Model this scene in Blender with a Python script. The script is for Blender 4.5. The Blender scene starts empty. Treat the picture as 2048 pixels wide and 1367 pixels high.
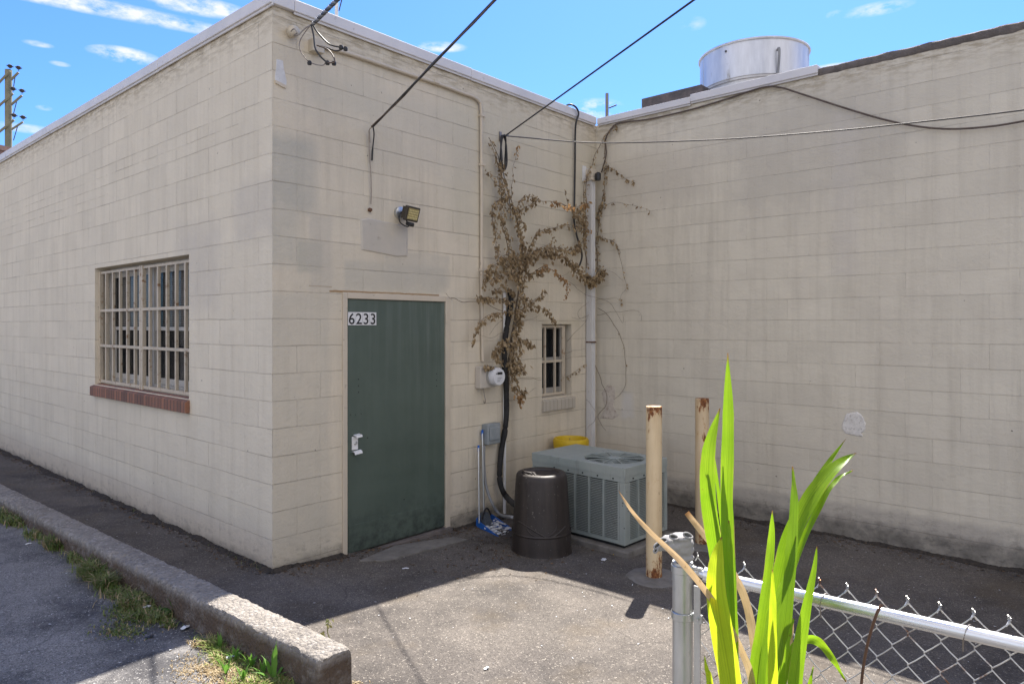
import bpy, bmesh, math, random
from mathutils import Vector, noise, Matrix
R = math.radians
scene = bpy.context.scene
# ------------------------------------------------------------------ camera, world, sun, exposure
F = 1399.0; CX = 1024.0; HY = 649.0
ANG = math.atan2(1399, 1236)
ANG = math.pi/2 - math.atan2(1236, 1399)          # angle of the view direction from world X
ANG = math.atan(1236/1399)
CAM = Vector((-2.628, -4.621, 1.773))
fw = Vector((math.cos(ANG), math.sin(ANG), 0)); rt = Vector((math.sin(ANG), -math.cos(ANG), 0)); up = Vector((0, 0, 1))
cd = bpy.data.cameras.new("camera"); cam = bpy.data.objects.new("camera", cd)
scene.collection.objects.link(cam); scene.camera = cam
cam.location = CAM; cam.rotation_euler = (math.pi/2, 0, ANG - math.pi/2)
cd.sensor_width = 36; cd.lens = 36*F/2048; cd.shift_y = -34.5/2048; cd.clip_end = 3000; cd.clip_start = 0.05
SUN_DIR = Vector((0.616, 0.24, 1)).normalized()
SUN_EL = math.asin(SUN_DIR.z); SUN_AZ = math.atan2(SUN_DIR.x, SUN_DIR.y)   # clockwise from +Y
sd = bpy.data.lights.new("sun", 'SUN'); sun = bpy.data.objects.new("sun", sd); scene.collection.objects.link(sun)
sd.energy = 5.0; sd.angle = R(0.5); sd.color = (1.0, 0.94, 0.86)
sun.rotation_euler = SUN_DIR.to_track_quat('Z', 'Y').to_euler()
scene.view_settings.view_transform = 'Standard'; scene.view_settings.look = 'None'
scene.view_settings.exposure = 1.6; scene.view_settings.gamma = 1
world = bpy.data.worlds.new("World"); scene.world = world; world.use_nodes = True

def ray(px, py): return fw + rt*((px-CX)/F) - up*((py-HY)/F)
def at_depth(px, py, d): return CAM + ray(px, py)*d
def on_door(px, py, off=0.0):
    r = ray(px, py); t = (-off - CAM.y)/r.y; return CAM + r*t
def on_left(px, py, off=0.0):
    r = ray(px, py); t = (-off - CAM.x)/r.x; return CAM + r*t
XR = 4.066
def on_right(px, py, off=0.0):
    r = ray(px, py); t = (XR-off - CAM.x)/r.x; return CAM + r*t
def on_z(px, py, z):
    r = ray(px, py); t = (z - CAM.z)/r.z; return CAM + r*t
def on_wall(px, py, off):
    a = on_door(px, py, off); b = on_right(px, py, off)
    return a if (a-CAM).length < (b-CAM).length and a.x < XR-off+1e-4 else b

wn = world.node_tree; wn.nodes.clear()
def wnode(t, **k):
    n = wn.nodes.new(t)
    for a, b in k.items(): setattr(n, a, b)
    return n
out = wnode('ShaderNodeOutputWorld'); bg = wnode('ShaderNodeBackground'); bg.inputs[1].default_value = 1
sky = wnode('ShaderNodeTexSky'); sky.sky_type = 'NISHITA'; sky.sun_disc = False
sky.sun_elevation = SUN_EL; sky.sun_rotation = SUN_AZ; sky.air_density = 1.0; sky.dust_density = 0.6; sky.ozone_density = 1.4
SKY_STRENGTH = 0.075
scl = wnode('ShaderNodeVectorMath', operation='SCALE'); scl.inputs['Scale'].default_value = SKY_STRENGTH
wn.links.new(sky.outputs[0], scl.inputs[0])
tc = wnode('ShaderNodeTexCoord')
nz = wnode('ShaderNodeTexNoise'); nz.inputs['Scale'].default_value = 22; nz.inputs['Detail'].default_value = 7; nz.inputs['Roughness'].default_value = .62
mapn = wnode('ShaderNodeMapping'); mapn.inputs['Scale'].default_value = (1, 1, 2.2)
wn.links.new(tc.outputs['Generated'], mapn.inputs[0]); wn.links.new(mapn.outputs[0], nz.inputs['Vector'])
def wmath(op, a, b=None):
    n = wnode('ShaderNodeMath', operation=op)
    for i, v in enumerate((a, b)):
        if v is None: continue
        if isinstance(v, (int, float)): n.inputs[i].default_value = v
        else: wn.links.new(v, n.inputs[i])
    return n.outputs[0]
def wdot(vec):
    n = wnode('ShaderNodeVectorMath', operation='DOT_PRODUCT'); wn.links.new(tc.outputs['Generated'], n.inputs[0])
    n.inputs[1].default_value = vec; return n.outputs['Value']
cover = None
for (px, py, w, h, s) in [(248, 110, 62, 15, 1.3), (150, 4, 330, 17, 1.1), (395, 12, 95, 18, 1.2), (880, 94, 52, 10, .95), (1190, 218, 55, 20, 1.2),
                          (1755, 18, 62, 13, .75), (1670, 30, 16, 9, .65), (76, 88, 26, 6, .7), (120, 128, 18, 5, .5), (88, 216, 14, 5, .7), (1385, 48, 26, 14, .35), (60, 258, 90, 9, .6),
                          (1660, 136, 50, 8, .8), (2300, -200, 260, 60, 1.2), (-500, -150, 350, 90, 1.2), (900, -420, 300, 70, 1.0), (1600, -600, 380, 120, 1.1), (-300, 200, 150, 30, 1.2), (2600, 260, 220, 30, 1.1)]:
    d = ray(px, py); L = d.length; d = d.normalized()
    u_ = Vector((-d.y, d.x, 0)).normalized(); v_ = d.cross(u_).normalized()
    a = w/F/L; b = h/F/L
    q = wmath('ADD', wmath('POWER', wmath('ABSOLUTE', wmath('DIVIDE', wdot(u_), a)), 2), wmath('POWER', wmath('ABSOLUTE', wmath('DIVIDE', wdot(v_), b)), 2))
    front = wmath('GREATER_THAN', wdot(d), 0)
    m = wmath('MULTIPLY', wmath('MAXIMUM', wmath('SUBTRACT', 1.25, q), 0), front)
    m = wmath('MULTIPLY', wmath('MINIMUM', m, 1.0), s)
    cover = m if cover is None else wmath('MAXIMUM', cover, m)
nn = wnode('ShaderNodeMapRange'); nn.inputs[1].default_value = .36; nn.inputs[2].default_value = .68; wn.links.new(nz.outputs['Fac'], nn.inputs[0])
cm = wmath('MULTIPLY', cover, wmath('ADD', wmath('MULTIPLY', nn.outputs[0], 1.5), -.18))
cm = wmath('MINIMUM', wmath('MAXIMUM', cm, 0), 1)
cm = wmath('MULTIPLY', cm, .95)
mixc = wnode('ShaderNodeMix', data_type='RGBA'); wn.links.new(cm, mixc.inputs['Factor'])
tint = wnode('ShaderNodeMix', data_type='RGBA', blend_type='MULTIPLY'); tint.inputs['Factor'].default_value = 1.0
wn.links.new(scl.outputs[0], tint.inputs['A']); tint.inputs['B'].default_value = (0.40, 0.68, 1.19, 1)
wn.links.new(tint.outputs['Result'], mixc.inputs['A']); mixc.inputs['B'].default_value = (.34, .35, .37, 1)
# unseen broken warm cloud behind the camera, added to brighten the shaded walls
nzb = wnode('ShaderNodeTexNoise'); nzb.inputs['Scale'].default_value = 3.2; nzb.inputs['Detail'].default_value = 7; nzb.inputs['Roughness'].default_value = .6
wn.links.new(mapn.outputs[0], nzb.inputs['Vector'])
nb = wnode('ShaderNodeMapRange'); nb.inputs[1].default_value = .36; nb.inputs[2].default_value = .56; wn.links.new(nzb.outputs['Fac'], nb.inputs[0])
fb_ = wnode('ShaderNodeMapRange'); fb_.inputs[1].default_value = .05; fb_.inputs[2].default_value = .35; wn.links.new(wdot(-fw), fb_.inputs[0])
mixb = wnode('ShaderNodeMix', data_type='RGBA'); wn.links.new(wmath('MULTIPLY', wmath('MULTIPLY', nb.outputs[0], fb_.outputs[0]), .9), mixb.inputs['Factor'])
wn.links.new(mixc.outputs['Result'], mixb.inputs['A']); mixb.inputs['B'].default_value = (.60, .55, .475, 1)
wn.links.new(mixb.outputs['Result'], bg.inputs[0]); wn.links.new(bg.outputs[0], out.inputs[0])

# ------------------------------------------------------------------ material helpers
def rgb(*a): return (a[0], a[1], a[2], 1)
class NT:
    def __init__(s, name):
        s.m = bpy.data.materials.new(name); s.m.use_nodes = True; s.t = s.m.node_tree; s.t.nodes.clear()
        s.out = s.t.nodes.new('ShaderNodeOutputMaterial'); s.p = s.t.nodes.new('ShaderNodeBsdfPrincipled')
        s.t.links.new(s.p.outputs[0], s.out.inputs[0]); s.tc = s.t.nodes.new('ShaderNodeTexCoord')
    def n(s, t, **k):
        n = s.t.nodes.new(t)
        for a, b in k.items(): setattr(n, a, b)
        return n
    def link(s, a, b): s.t.links.new(a, b)
    def put(s, v, inp):
        if hasattr(v, 'is_output'): s.link(v, inp)
        else: inp.default_value = v
    def math(s, op, a, b=0.0, c=None, clamp=False):
        n = s.n('ShaderNodeMath', operation=op, use_clamp=clamp); s.put(a, n.inputs[0]); s.put(b, n.inputs[1])
        if c is not None: s.put(c, n.inputs[2])
        return n.outputs[0]
    def rng(s, v, a, b, c=0.0, d=1.0):
        n = s.n('ShaderNodeMapRange'); s.put(v, n.inputs[0]); n.inputs[1].default_value = a; n.inputs[2].default_value = b
        n.inputs[3].default_value = c; n.inputs[4].default_value = d; return n.outputs[0]
    def noise(s, vec, scale, detail=4, rough=.55, dist=0.0):
        n = s.n('ShaderNodeTexNoise'); n.inputs['Scale'].default_value = scale; n.inputs['Detail'].default_value = detail
        n.inputs['Roughness'].default_value = rough; n.inputs['Distortion'].default_value = dist; s.link(vec, n.inputs['Vector']); return n.outputs['Fac']
    def map(s, vec, scale=(1, 1, 1), loc=(0, 0, 0)):
        n = s.n('ShaderNodeMapping'); n.inputs['Scale'].default_value = scale; n.inputs['Location'].default_value = loc; s.link(vec, n.inputs[0]); return n.outputs[0]
    def mix(s, f, a, b, mode='MIX'):
        n = s.n('ShaderNodeMix', data_type='RGBA', blend_type=mode); s.put(f, n.inputs['Factor']); s.put(a, n.inputs['A']); s.put(b, n.inputs['B']); return n.outputs['Result']
    def bump(s, h, strength=.3, dist=.01, normal=None):
        n = s.n('ShaderNodeBump'); n.inputs['Strength'].default_value = strength; n.inputs['Distance'].default_value = dist; s.link(h, n.inputs['Height'])
        if normal is not None: s.link(normal, n.inputs['Normal'])
        return n.outputs[0]
    def fin(s, col, rough=.7, metal=0.0, bump=None):
        s.put(col, s.p.inputs['Base Color']); s.put(rough, s.p.inputs['Roughness']); s.put(metal, s.p.inputs['Metallic'])
        if bump is not None: s.link(bump, s.p.inputs['Normal'])
        return s.m

def simple(name, c1, c2, scale=8, rough=.6, metal=0.0, bs=.2, bscale=60, bd=.003, dirt=None, stretch=(1, 1, 1)):
    t = NT(name); v = t.map(t.tc.outputs['Object'], stretch)
    f = t.rng(t.noise(v, scale, 6, .6), .35, .65)
    col = t.mix(f, rgb(*c1), rgb(*c2))
    if dirt: col = t.mix(t.rng(t.noise(v, dirt[1], 8, .7), dirt[2], dirt[2]+.1), col, rgb(*dirt[0]))
    t.p.inputs['Specular IOR Level'].default_value = .4
    return t.fin(col, rough, metal, t.bump(t.noise(v, bscale, 5, .6), bs, bd))

def wall_mat(name, base, base2, patches=(), thin=None, top_dirt=True, vv=.8, jl=.5, ft=.6):
    """painted concrete block: u along the wall, v = height"""
    t = NT(name); uv = t.tc.outputs['UV']
    wob = t.n('ShaderNodeTexNoise'); wob.inputs['Scale'].default_value = 3.5; wob.inputs['Detail'].default_value = 5; t.link(uv, wob.inputs['Vector'])
    w1 = t.n('ShaderNodeVectorMath', operation='SUBTRACT'); t.link(wob.outputs['Color'], w1.inputs[0]); w1.inputs[1].default_value = (.5, .5, .5)
    w2 = t.n('ShaderNodeVectorMath', operation='SCALE'); t.link(w1.outputs[0], w2.inputs[0]); w2.inputs['Scale'].default_value = .014
    w3 = t.n('ShaderNodeVectorMath', operation='ADD'); t.link(uv, w3.inputs[0]); t.link(w2.outputs[0], w3.inputs[1])
    uvw = w3.outputs[0]
    def brick(vec, bw, rh, size, smooth=.4):
        b = t.n('ShaderNodeTexBrick'); b.offset = .5; b.inputs['Scale'].default_value = 1; b.inputs['Brick Width'].default_value = bw; b.inputs['Row Height'].default_value = rh
        b.inputs['Mortar Size'].default_value = size; b.inputs['Mortar Smooth'].default_value = smooth; b.inputs['Bias'].default_value = 0
        b.inputs['Color1'].default_value = (0, 0, 0, 1); b.inputs['Color2'].default_value = (1, 1, 1, 1); b.inputs['Mortar'].default_value = (.5, .5, .5, 1); t.link(vec, b.inputs['Vector']); return b
    v0 = t.map(uvw, loc=(3.98+.199, 3.98-.024, 0))
    b1 = brick(v0, .398, .199, .0034)
    joint = b1.outputs['Fac']
    sep = t.n('ShaderNodeSeparateXYZ'); t.link(uv, sep.inputs[0]); U, V = sep.outputs[0], sep.outputs[1]
    n_big = t.noise(uv, .9, 5, .6); n_mid = t.noise(uv, 5, 6, .65); n_fine = t.noise(uv, 38, 6, .65)
    def box(u0, v0_, u1, v1_, soft=.01, jit=.03):
        nj = t.math('MULTIPLY', t.math('SUBTRACT', n_mid, .5), jit*2)
        a = t.rng(t.math('ADD', U, nj), u0-soft, u0+soft); b = t.rng(t.math('ADD', U, nj), u1-soft, u1+soft, 1, 0)
        c = t.rng(t.math('ADD', V, nj), v0_-soft, v0_+soft); d = t.rng(t.math('ADD', V, nj), v1_-soft, v1_+soft, 1, 0)
        return t.math('MULTIPLY', t.math('MULTIPLY', a, b), t.math('MULTIPLY', c, d))
    if thin:      # half-height courses inside one region
        for (a0, c0, a1, c1) in thin:
            b2 = brick(v0, .398, .0995, .0036); mk = box(a0, c0, a1, c1, .003, 0)
            joint = t.math('MAXIMUM', joint, t.math('MULTIPLY', b2.outputs['Fac'], mk))
    vis = t.rng(t.noise(uv, 1.7, 5, .7), .36, .66, .04, 1.0)          # how clearly a joint reads through the paint
    vert = t.rng(t.noise(t.map(uv, (2.2, .9, 1), (7, 3, 0)), 1.6, 3, .6), .40, .58)
    isrow = t.math('ABSOLUTE', t.math('SUBTRACT', t.math('FRACT', t.math('DIVIDE', t.math('ADD', V, 3.98-.024), .199)), .5))
    isrow = t.math('GREATER_THAN', isrow, .455)
    vis = t.math('MULTIPLY', vis, t.math('MAXIMUM', isrow, t.math('MULTIPLY', vert, vv)))
    jd = t.math('MULTIPLY', joint, vis)
    col = t.mix(t.rng(n_big, .32, .68), rgb(*base), rgb(*base2))
    col = t.mix(t.math('MULTIPLY', t.rng(t.noise(t.map(uv, (1, 1, 1), (9, 4, 0)), 2.6, 3, .5), .40, .66), .35), col, rgb(base[0]*.86, base[1]*.86, base[2]*.87))
    bt = t.rng(b1.outputs['Color'], 0, 1, .955, 1.03)
    cmb = t.n('ShaderNodeCombineXYZ'); [t.link(bt, cmb.inputs[i]) for i in range(3)]
    col = t.mix(1.0, col, cmb.outputs[0], 'MULTIPLY')
    stre = t.noise(t.map(uv, (9, .55, 1)), 1.0, 5, .65)
    col = t.mix(t.rng(stre, .48, .68, 0, .42), col, rgb(base[0]*.76, base[1]*.75, base[2]*.74))
    stre2 = t.noise(t.map(uv, (14, .8, 1), (3, 1, 0)), 1.0, 4, .6)
    col = t.mix(t.rng(stre2, .54, .72, 0, .22), col, rgb(base[0]*1.13, base[1]*1.14, base[2]*1.15))
    for (u0, v0_, u1, v1_, c, st, soft, jit) in patches:
        col = t.mix(t.math('MULTIPLY', box(u0, v0_, u1, v1_, soft, jit), t.math('MULTIPLY', t.rng(n_mid, .3, .55, .6, 1), st)), col, rgb(*c))
    # joints: brownish grime line, some hairline white
    dark_tick = t.math('MULTIPLY', t.math('MULTIPLY', b1.outputs['Fac'], t.rng(t.noise(t.map(uv, (1, 1, 1), (20, 9, 0)), 3.6, 6, .7), .56, .64)), .8)
    jd = t.math('MAXIMUM', jd, dark_tick)
    col = t.mix(t.math('MULTIPLY', jd, jl), col, rgb(base[0]*.40, base[1]*.36, base[2]*.31))
    # specks and chips
    sp = t.n('ShaderNodeTexVoronoi'); sp.inputs['Scale'].default_value = 7.5; t.link(uvw, sp.inputs['Vector'])
    spm = t.math('MULTIPLY', t.math('LESS_THAN', sp.outputs['Distance'], t.rng(n_mid, .45, .75, .0, .11)), t.rng(n_fine, .42, .55))
    col = t.mix(t.math('MULTIPLY', spm, .8), col, rgb(.09, .075, .06))
    chip = t.math('MULTIPLY', t.rng(t.noise(t.map(uv, (1, 1, 1), (4, 40, 0)), 13, 8, .75), .675, .69), t.rng(n_big, .45, .6))
    col = t.mix(t.math('MULTIPLY', chip, .55), col, rgb(base[0]*.62, base[1]*.60, base[2]*.58))
    # grime under the coping and at the foot
    if top_dirt:
        td = t.math('MULTIPLY', t.rng(V, 3.82, 4.07), t.rng(t.noise(t.map(uv, (2.5, 9, 1)), 3, 7, .7), .44, .60))
        col = t.mix(t.math('MULTIPLY', td, .8), col, rgb(.30, .24, .155))
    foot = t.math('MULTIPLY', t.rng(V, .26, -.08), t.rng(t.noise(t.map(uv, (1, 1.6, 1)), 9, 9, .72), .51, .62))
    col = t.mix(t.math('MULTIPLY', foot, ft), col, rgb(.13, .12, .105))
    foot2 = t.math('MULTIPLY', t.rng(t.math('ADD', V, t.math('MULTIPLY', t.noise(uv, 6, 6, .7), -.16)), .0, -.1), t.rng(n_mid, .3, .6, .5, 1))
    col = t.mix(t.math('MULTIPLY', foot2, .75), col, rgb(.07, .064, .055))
    h = t.math('ADD', t.math('MULTIPLY', n_fine, .35), t.math('MULTIPLY', t.noise(uv, 130, 3, .6), .22))
    h = t.math('SUBTRACT', h, t.math('MULTIPLY', joint, t.math('MULTIPLY', t.math('ADD', vis, .10), .75)))
    h = t.math('ADD', h, t.math('MULTIPLY', n_mid, 1.3)); h = t.math('ADD', h, t.math('MULTIPLY', b1.outputs['Color'], .25))
    t.p.inputs['Specular IOR Level'].default_value = .25
    return t.fin(col, .82, 0, t.bump(h, .95, .008))

def metal_mat(name, c1, c2, rough=.35, scale=6, metal=.9, stretch=(1, 1, 1), bs=.15, dirt=None):
    t = NT(name); v = t.map(t.tc.outputs['Object'], stretch)
    n1 = t.noise(v, scale, 7, .65)
    col = t.mix(t.rng(n1, .35, .65), rgb(*c1), rgb(*c2))
    if dirt: col = t.mix(t.rng(t.noise(v, dirt[1], 8, .7), dirt[2], dirt[2]+.08), col, rgb(*dirt[0]))
    return t.fin(col, t.rng(n1, .3, .7, rough*.75, rough*1.35), metal, t.bump(t.noise(v, scale*9, 5, .6), bs, .002))

def ground_mat(name, dark, mid, light, big=(.9, .42, .6), spec=1.0, tintc=None):
    t = NT(name); v = t.tc.outputs['Object']
    n1 = t.noise(v, big[0], 7, .62); n2 = t.noise(t.map(v, loc=(5, 2, 0)), 3.1, 8, .65)
    col = t.mix(t.rng(n1, big[1], big[2]), rgb(*dark), rgb(*mid))
    col = t.mix(t.rng(n2, .42, .68, 0, .55), col, rgb(*[c*1.35 for c in mid]))
    vo = t.n('ShaderNodeTexVoronoi'); vo.inputs['Scale'].default_value = 120; t.link(v, vo.inputs['Vector'])
    bright = t.math('LESS_THAN', vo.outputs['Distance'], t.rng(t.noise(v, 45, 2, .5), .40, .66, 0, .60))
    sepc = t.n('ShaderNodeSeparateColor'); t.link(vo.outputs['Color'], sepc.inputs[0])
    bright = t.math('MULTIPLY', bright, t.rng(sepc.outputs[0], .45, 1.0, 0, 1))
    col = t.mix(t.math('MULTIPLY', bright, spec), col, rgb(*light))
    vo2 = t.n('ShaderNodeTexVoronoi'); vo2.inputs['Scale'].default_value = 170; t.link(v, vo2.inputs['Vector'])
    sp2 = t.n('ShaderNodeSeparateColor'); t.link(vo2.outputs['Color'], sp2.inputs[0])
    col = t.mix(t.rng(sp2.outputs[1], .45, .95, 0, .6), col, rgb(*[c*.38 for c in dark]))
    if tintc: col = t.mix(t.math('MULTIPLY', t.rng(t.noise(t.map(v, loc=(1, 8, 0)), 1.6, 6, .6), .52, .70), .45), col, rgb(*tintc))
    wv = t.n('ShaderNodeVectorMath', operation='ADD'); wn_ = t.n('ShaderNodeTexNoise'); wn_.inputs['Scale'].default_value = 2.2; wn_.inputs['Detail'].default_value = 6; t.link(v, wn_.inputs['Vector'])
    ws = t.n('ShaderNodeVectorMath', operation='SCALE'); t.link(wn_.outputs['Color'], ws.inputs[0]); ws.inputs['Scale'].default_value = .5; t.link(v, wv.inputs[0]); t.link(ws.outputs[0], wv.inputs[1])
    cr = t.n('ShaderNodeTexVoronoi', feature='DISTANCE_TO_EDGE'); cr.inputs['Scale'].default_value = .55; t.link(wv.outputs[0], cr.inputs['Vector'])
    crm = t.math('MULTIPLY', t.math('LESS_THAN', cr.outputs['Distance'], .0035), t.rng(n2, .42, .5)); col = t.mix(t.math('MULTIPLY', crm, .3), col, rgb(*[c*.35 for c in dark]))
    h = t.math('ADD', t.math('MULTIPLY', vo.outputs['Distance'], -.6), t.math('MULTIPLY', t.noise(v, 25, 8, .7), .9))
    t.p.inputs['Specular IOR Level'].default_value = .3
    return t.fin(col, .88, 0, t.bump(h, .8, .006))

M = {}
DZE = on_door(700, 586).z
TAN = (.62, .545, .455); TAN2 = (.56, .505, .43)
GREY = (.44, .43, .395)
M['left'] = wall_mat('paint_left', (.68, .60, .465), (.635, .566, .445), vv=1.1, jl=.46, ft=.5, thin=[(.5, 3.207, 7.6, 3.406), (3.2, 3.01, 11, 3.207)],
    patches=[(-1, 2.4, .55, 2.85, (.50, .45, .375), .6, .06, .1), (.8, 1.9, 1.6, 2.6, (.50, .45, .38), .5, .1, .15)])
M['door'] = wall_mat('paint_door', (.595, .53, .41), (.65, .565, .435), vv=.6, jl=.44, ft=.6,
    patches=[(-.5, 2.62, .36, 3.16, (.37, .36, .31), .62, .05, .06), (-.5, 2.2, .21, 2.62, (.42, .40, .335), .55, .05, .06),
             (.2, 2.16, .42, 2.4, (.40, .38, .31), .6, .02, .02), (.62, 2.05, 1.7, 2.28, (.47, .435, .355), .7, .02, .05), (1.0, 2.1, 1.75, 2.40, (.48, .44, .36), .6, .02, .06),
             (-.5, -.2, .48, 2.0, (.46, .43, .355), .45, .03, .05), (.30, 3.45, 2.2, 3.72, (.52, .475, .38), .5, .05, .08),
             (1.72, 2.6, 4.2, 3.9, (.52, .475, .365), .55, .15, .1), (2.55, .1, 2.66, 1.1, (.36, .31, .24), .5, .05, .05), (3.1, 1.74, 3.75, 1.82, (.52, .46, .33), .6, .03, .03), (.48, DZE+.004, 1.62, DZE+.020, (.30, .19, .09), .95, .003, .014), (.30, 2.06, .5, 2.07, (.34, .24, .13), .8, .003, .01), (.30, 2.04, .5, 2.6, (.46, .42, .35), .5, .02, .04), (.9, 3.1, 3.2, 3.5, (.50, .455, .37), .45, .1, .2)])
M['right'] = wall_mat('paint_right', (.61, .55, .44), (.65, .59, .47), vv=.10, jl=.27, ft=.6,
    patches=[(-2, 3.1, 1.4, 3.6, (.49, .44, .36), .5, .1, .15), (1.6, 2.9, 3.2, 3.9, (.45, .41, .34), .5, .15, .2), (2.6, 2.2, 2.8, 3.7, (.56, .51, .44), .45, .05, .05),
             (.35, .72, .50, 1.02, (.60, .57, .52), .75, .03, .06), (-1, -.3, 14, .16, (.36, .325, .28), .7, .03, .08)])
M['coping'] = simple('coping_white', (.66, .63, .62), (.58, .56, .555), 3, .55, dirt=((.25, .22, .2), 9, .62), bs=.1)
M['concrete_dark'] = simple('parapet_dark', (.11, .095, .085), (.17, .145, .13), 12, .9, bs=.8, bscale=70, bd=.01)
M['trim'] = simple('trim_tan', (.56, .48, .37), (.50, .435, .34), 4, .65, dirt=((.30, .25, .18), 14, .62), bs=.2)
M['dark'] = simple('dark_interior', (.02, .02, .02), (.03, .028, .026), 4, .9)
M['black'] = simple('black_rubber', (.014, .014, .015), (.025, .024, .024), 20, .45)
M['wire'] = simple('cable_black', (.022, .022, .024), (.05, .048, .046), 12, .5)
M['wirebrown'] = simple('cable_brown', (.075, .052, .04), (.12, .09, .07), 12, .6)
M['steelwire'] = metal_mat('bare_wire', (.34, .32, .30), (.20, .17, .15), .45)
M['galv'] = metal_mat('galvanised', (.44, .45, .44), (.60, .60, .585), .36, 9, .85, (1, 1, .35), dirt=((.25, .24, .16), 13, .61))
M['rail'] = metal_mat('galvanised_rail', (.60, .61, .62), (.72, .73, .74), .26, 12, .9, (1, .3, 1), dirt=((.33, .32, .22), 16, .66))
M['mesh'] = metal_mat('chainlink', (.44, .43, .41), (.56, .55, .52), .42, 12, .8, dirt=((.16, .065, .025), 7, .56))
M['alu'] = metal_mat('fan_aluminium', (.50, .505, .52), (.72, .73, .75), .5, 5, .62, (1, 1, .22), dirt=((.30, .27, .22), 6, .60))
M['white'] = simple('white_paint', (.72, .71, .69), (.62, .61, .59), 6, .5, bs=.08)
M['whiteframe'] = simple('vinyl_white', (.48, .45, .40), (.40, .375, .33), 6, .4, bs=.05)
M['spout'] = simple('downspout_white', (.60, .575, .54), (.52, .50, .47), 5, .45, dirt=((.28, .25, .21), 18, .66), bs=.1, stretch=(1, 1, .5))
M['greybox'] = simple('grey_plastic', (.21, .235, .245), (.27, .29, .295), 8, .5, bs=.1, dirt=((.32, .32, .30), 30, .66))
M['conduit'] = simple('grey_conduit', (.19, .195, .20), (.25, .25, .25), 8, .5)
M['blue'] = simple('blue_plastic', (.015, .10, .42), (.02, .14, .50), 8, .4, bs=.05)
M['yellow'] = simple('yellow_plastic', (.62, .42, .01), (.52, .34, .01), 10, .5, dirt=((.12, .09, .03), 16, .60))
M['paper'] = simple('paper_white', (.62, .64, .66), (.50, .51, .53), 20, .8)
M['brick'] = None
t = NT('door_green'); v = t.tc.outputs['Object']
st = t.noise(t.map(v, (16, 1, .7)), 1, 6, .65); n1 = t.noise(v, 2.2, 5, .6)
col = t.mix(t.rng(n1, .35, .65), rgb(.066, .090, .071), rgb(.080, .107, .085))
sep = t.n('ShaderNodeSeparateXYZ'); t.link(v, sep.inputs[0])
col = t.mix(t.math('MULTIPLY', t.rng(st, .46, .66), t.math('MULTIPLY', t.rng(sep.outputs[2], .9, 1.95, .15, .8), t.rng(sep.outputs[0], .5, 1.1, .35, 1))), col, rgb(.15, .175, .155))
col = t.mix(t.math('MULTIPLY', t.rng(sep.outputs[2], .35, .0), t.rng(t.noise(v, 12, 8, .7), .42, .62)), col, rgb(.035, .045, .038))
M['doorgreen'] = t.fin(col, t.rng(t.noise(v, 3, 5, .6), .3, .7, .42, .6), 0, t.bump(t.noise(v, 3.2, 3, .5), .5, .015))
t = NT('rowlock_brick'); v = t.tc.outputs['UV']
b = t.n('ShaderNodeTexBrick'); b.offset = 0; b.inputs['Scale'].default_value = 1; b.inputs['Brick Width'].default_value = .066; b.inputs['Row Height'].default_value = 1.0
b.inputs['Mortar Size'].default_value = .006; b.inputs['Color1'].default_value = rgb(.30, .135, .08); b.inputs['Color2'].default_value = rgb(.16, .08, .055); b.inputs['Mortar'].default_value = rgb(.07, .05, .04)
t.link(v, b.inputs['Vector'])
col = t.mix(t.rng(t.noise(t.tc.outputs['Object'], 20, 6, .7), .5, .7, 0, .5), b.outputs['Color'], rgb(.14, .11, .09))
M['brick'] = t.fin(col, .85, 0, t.bump(t.math('SUBTRACT', t.math('MULTIPLY', t.noise(t.tc.outputs['Object'], 60, 5, .6), .4), b.outputs['Fac']), .7, .006))
t = NT('rowlock_brick_painted'); v = t.tc.outputs['UV']
b = t.n('ShaderNodeTexBrick'); b.offset = 0; b.inputs['Scale'].default_value = 1; b.inputs['Brick Width'].default_value = .066; b.inputs['Row Height'].default_value = 1.0
b.inputs['Mortar Size'].default_value = .005; b.inputs['Color1'].default_value = rgb(.46, .41, .33); b.inputs['Color2'].default_value = rgb(.42, .375, .305); b.inputs['Mortar'].default_value = rgb(.33, .29, .235)
t.link(v, b.inputs['Vector'])
M['brickp'] = t.fin(b.outputs['Color'], .85, 0, t.bump(t.math('SUBTRACT', t.math('MULTIPLY', t.noise(t.tc.outputs['Object'], 60, 5, .6), .4), b.outputs['Fac']), .6, .005))
t = NT('far_brick'); v = t.tc.outputs['UV']
b = t.n('ShaderNodeTexBrick'); b.inputs['Scale'].default_value = 1; b.inputs['Brick Width'].default_value = .22; b.inputs['Row Height'].default_value = .075; b.inputs['Mortar Size'].default_value = .008
b.inputs['Color1'].default_value = rgb(.25, .12, .085); b.inputs['Color2'].default_value = rgb(.19, .09, .065); b.inputs['Mortar'].default_value = rgb(.3, .24, .2); t.link(v, b.inputs['Vector'])
M['farbrick'] = t.fin(b.outputs['Color'], .9)
t = NT('glass'); t.p.inputs['Base Color'].default_value = rgb(.03, .033, .036); t.p.inputs['Roughness'].default_value = .06; t.p.inputs['Alpha'].default_value = .35; t.p.inputs['Specular IOR Level'].default_value = .22; M['glass'] = t.m
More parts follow.
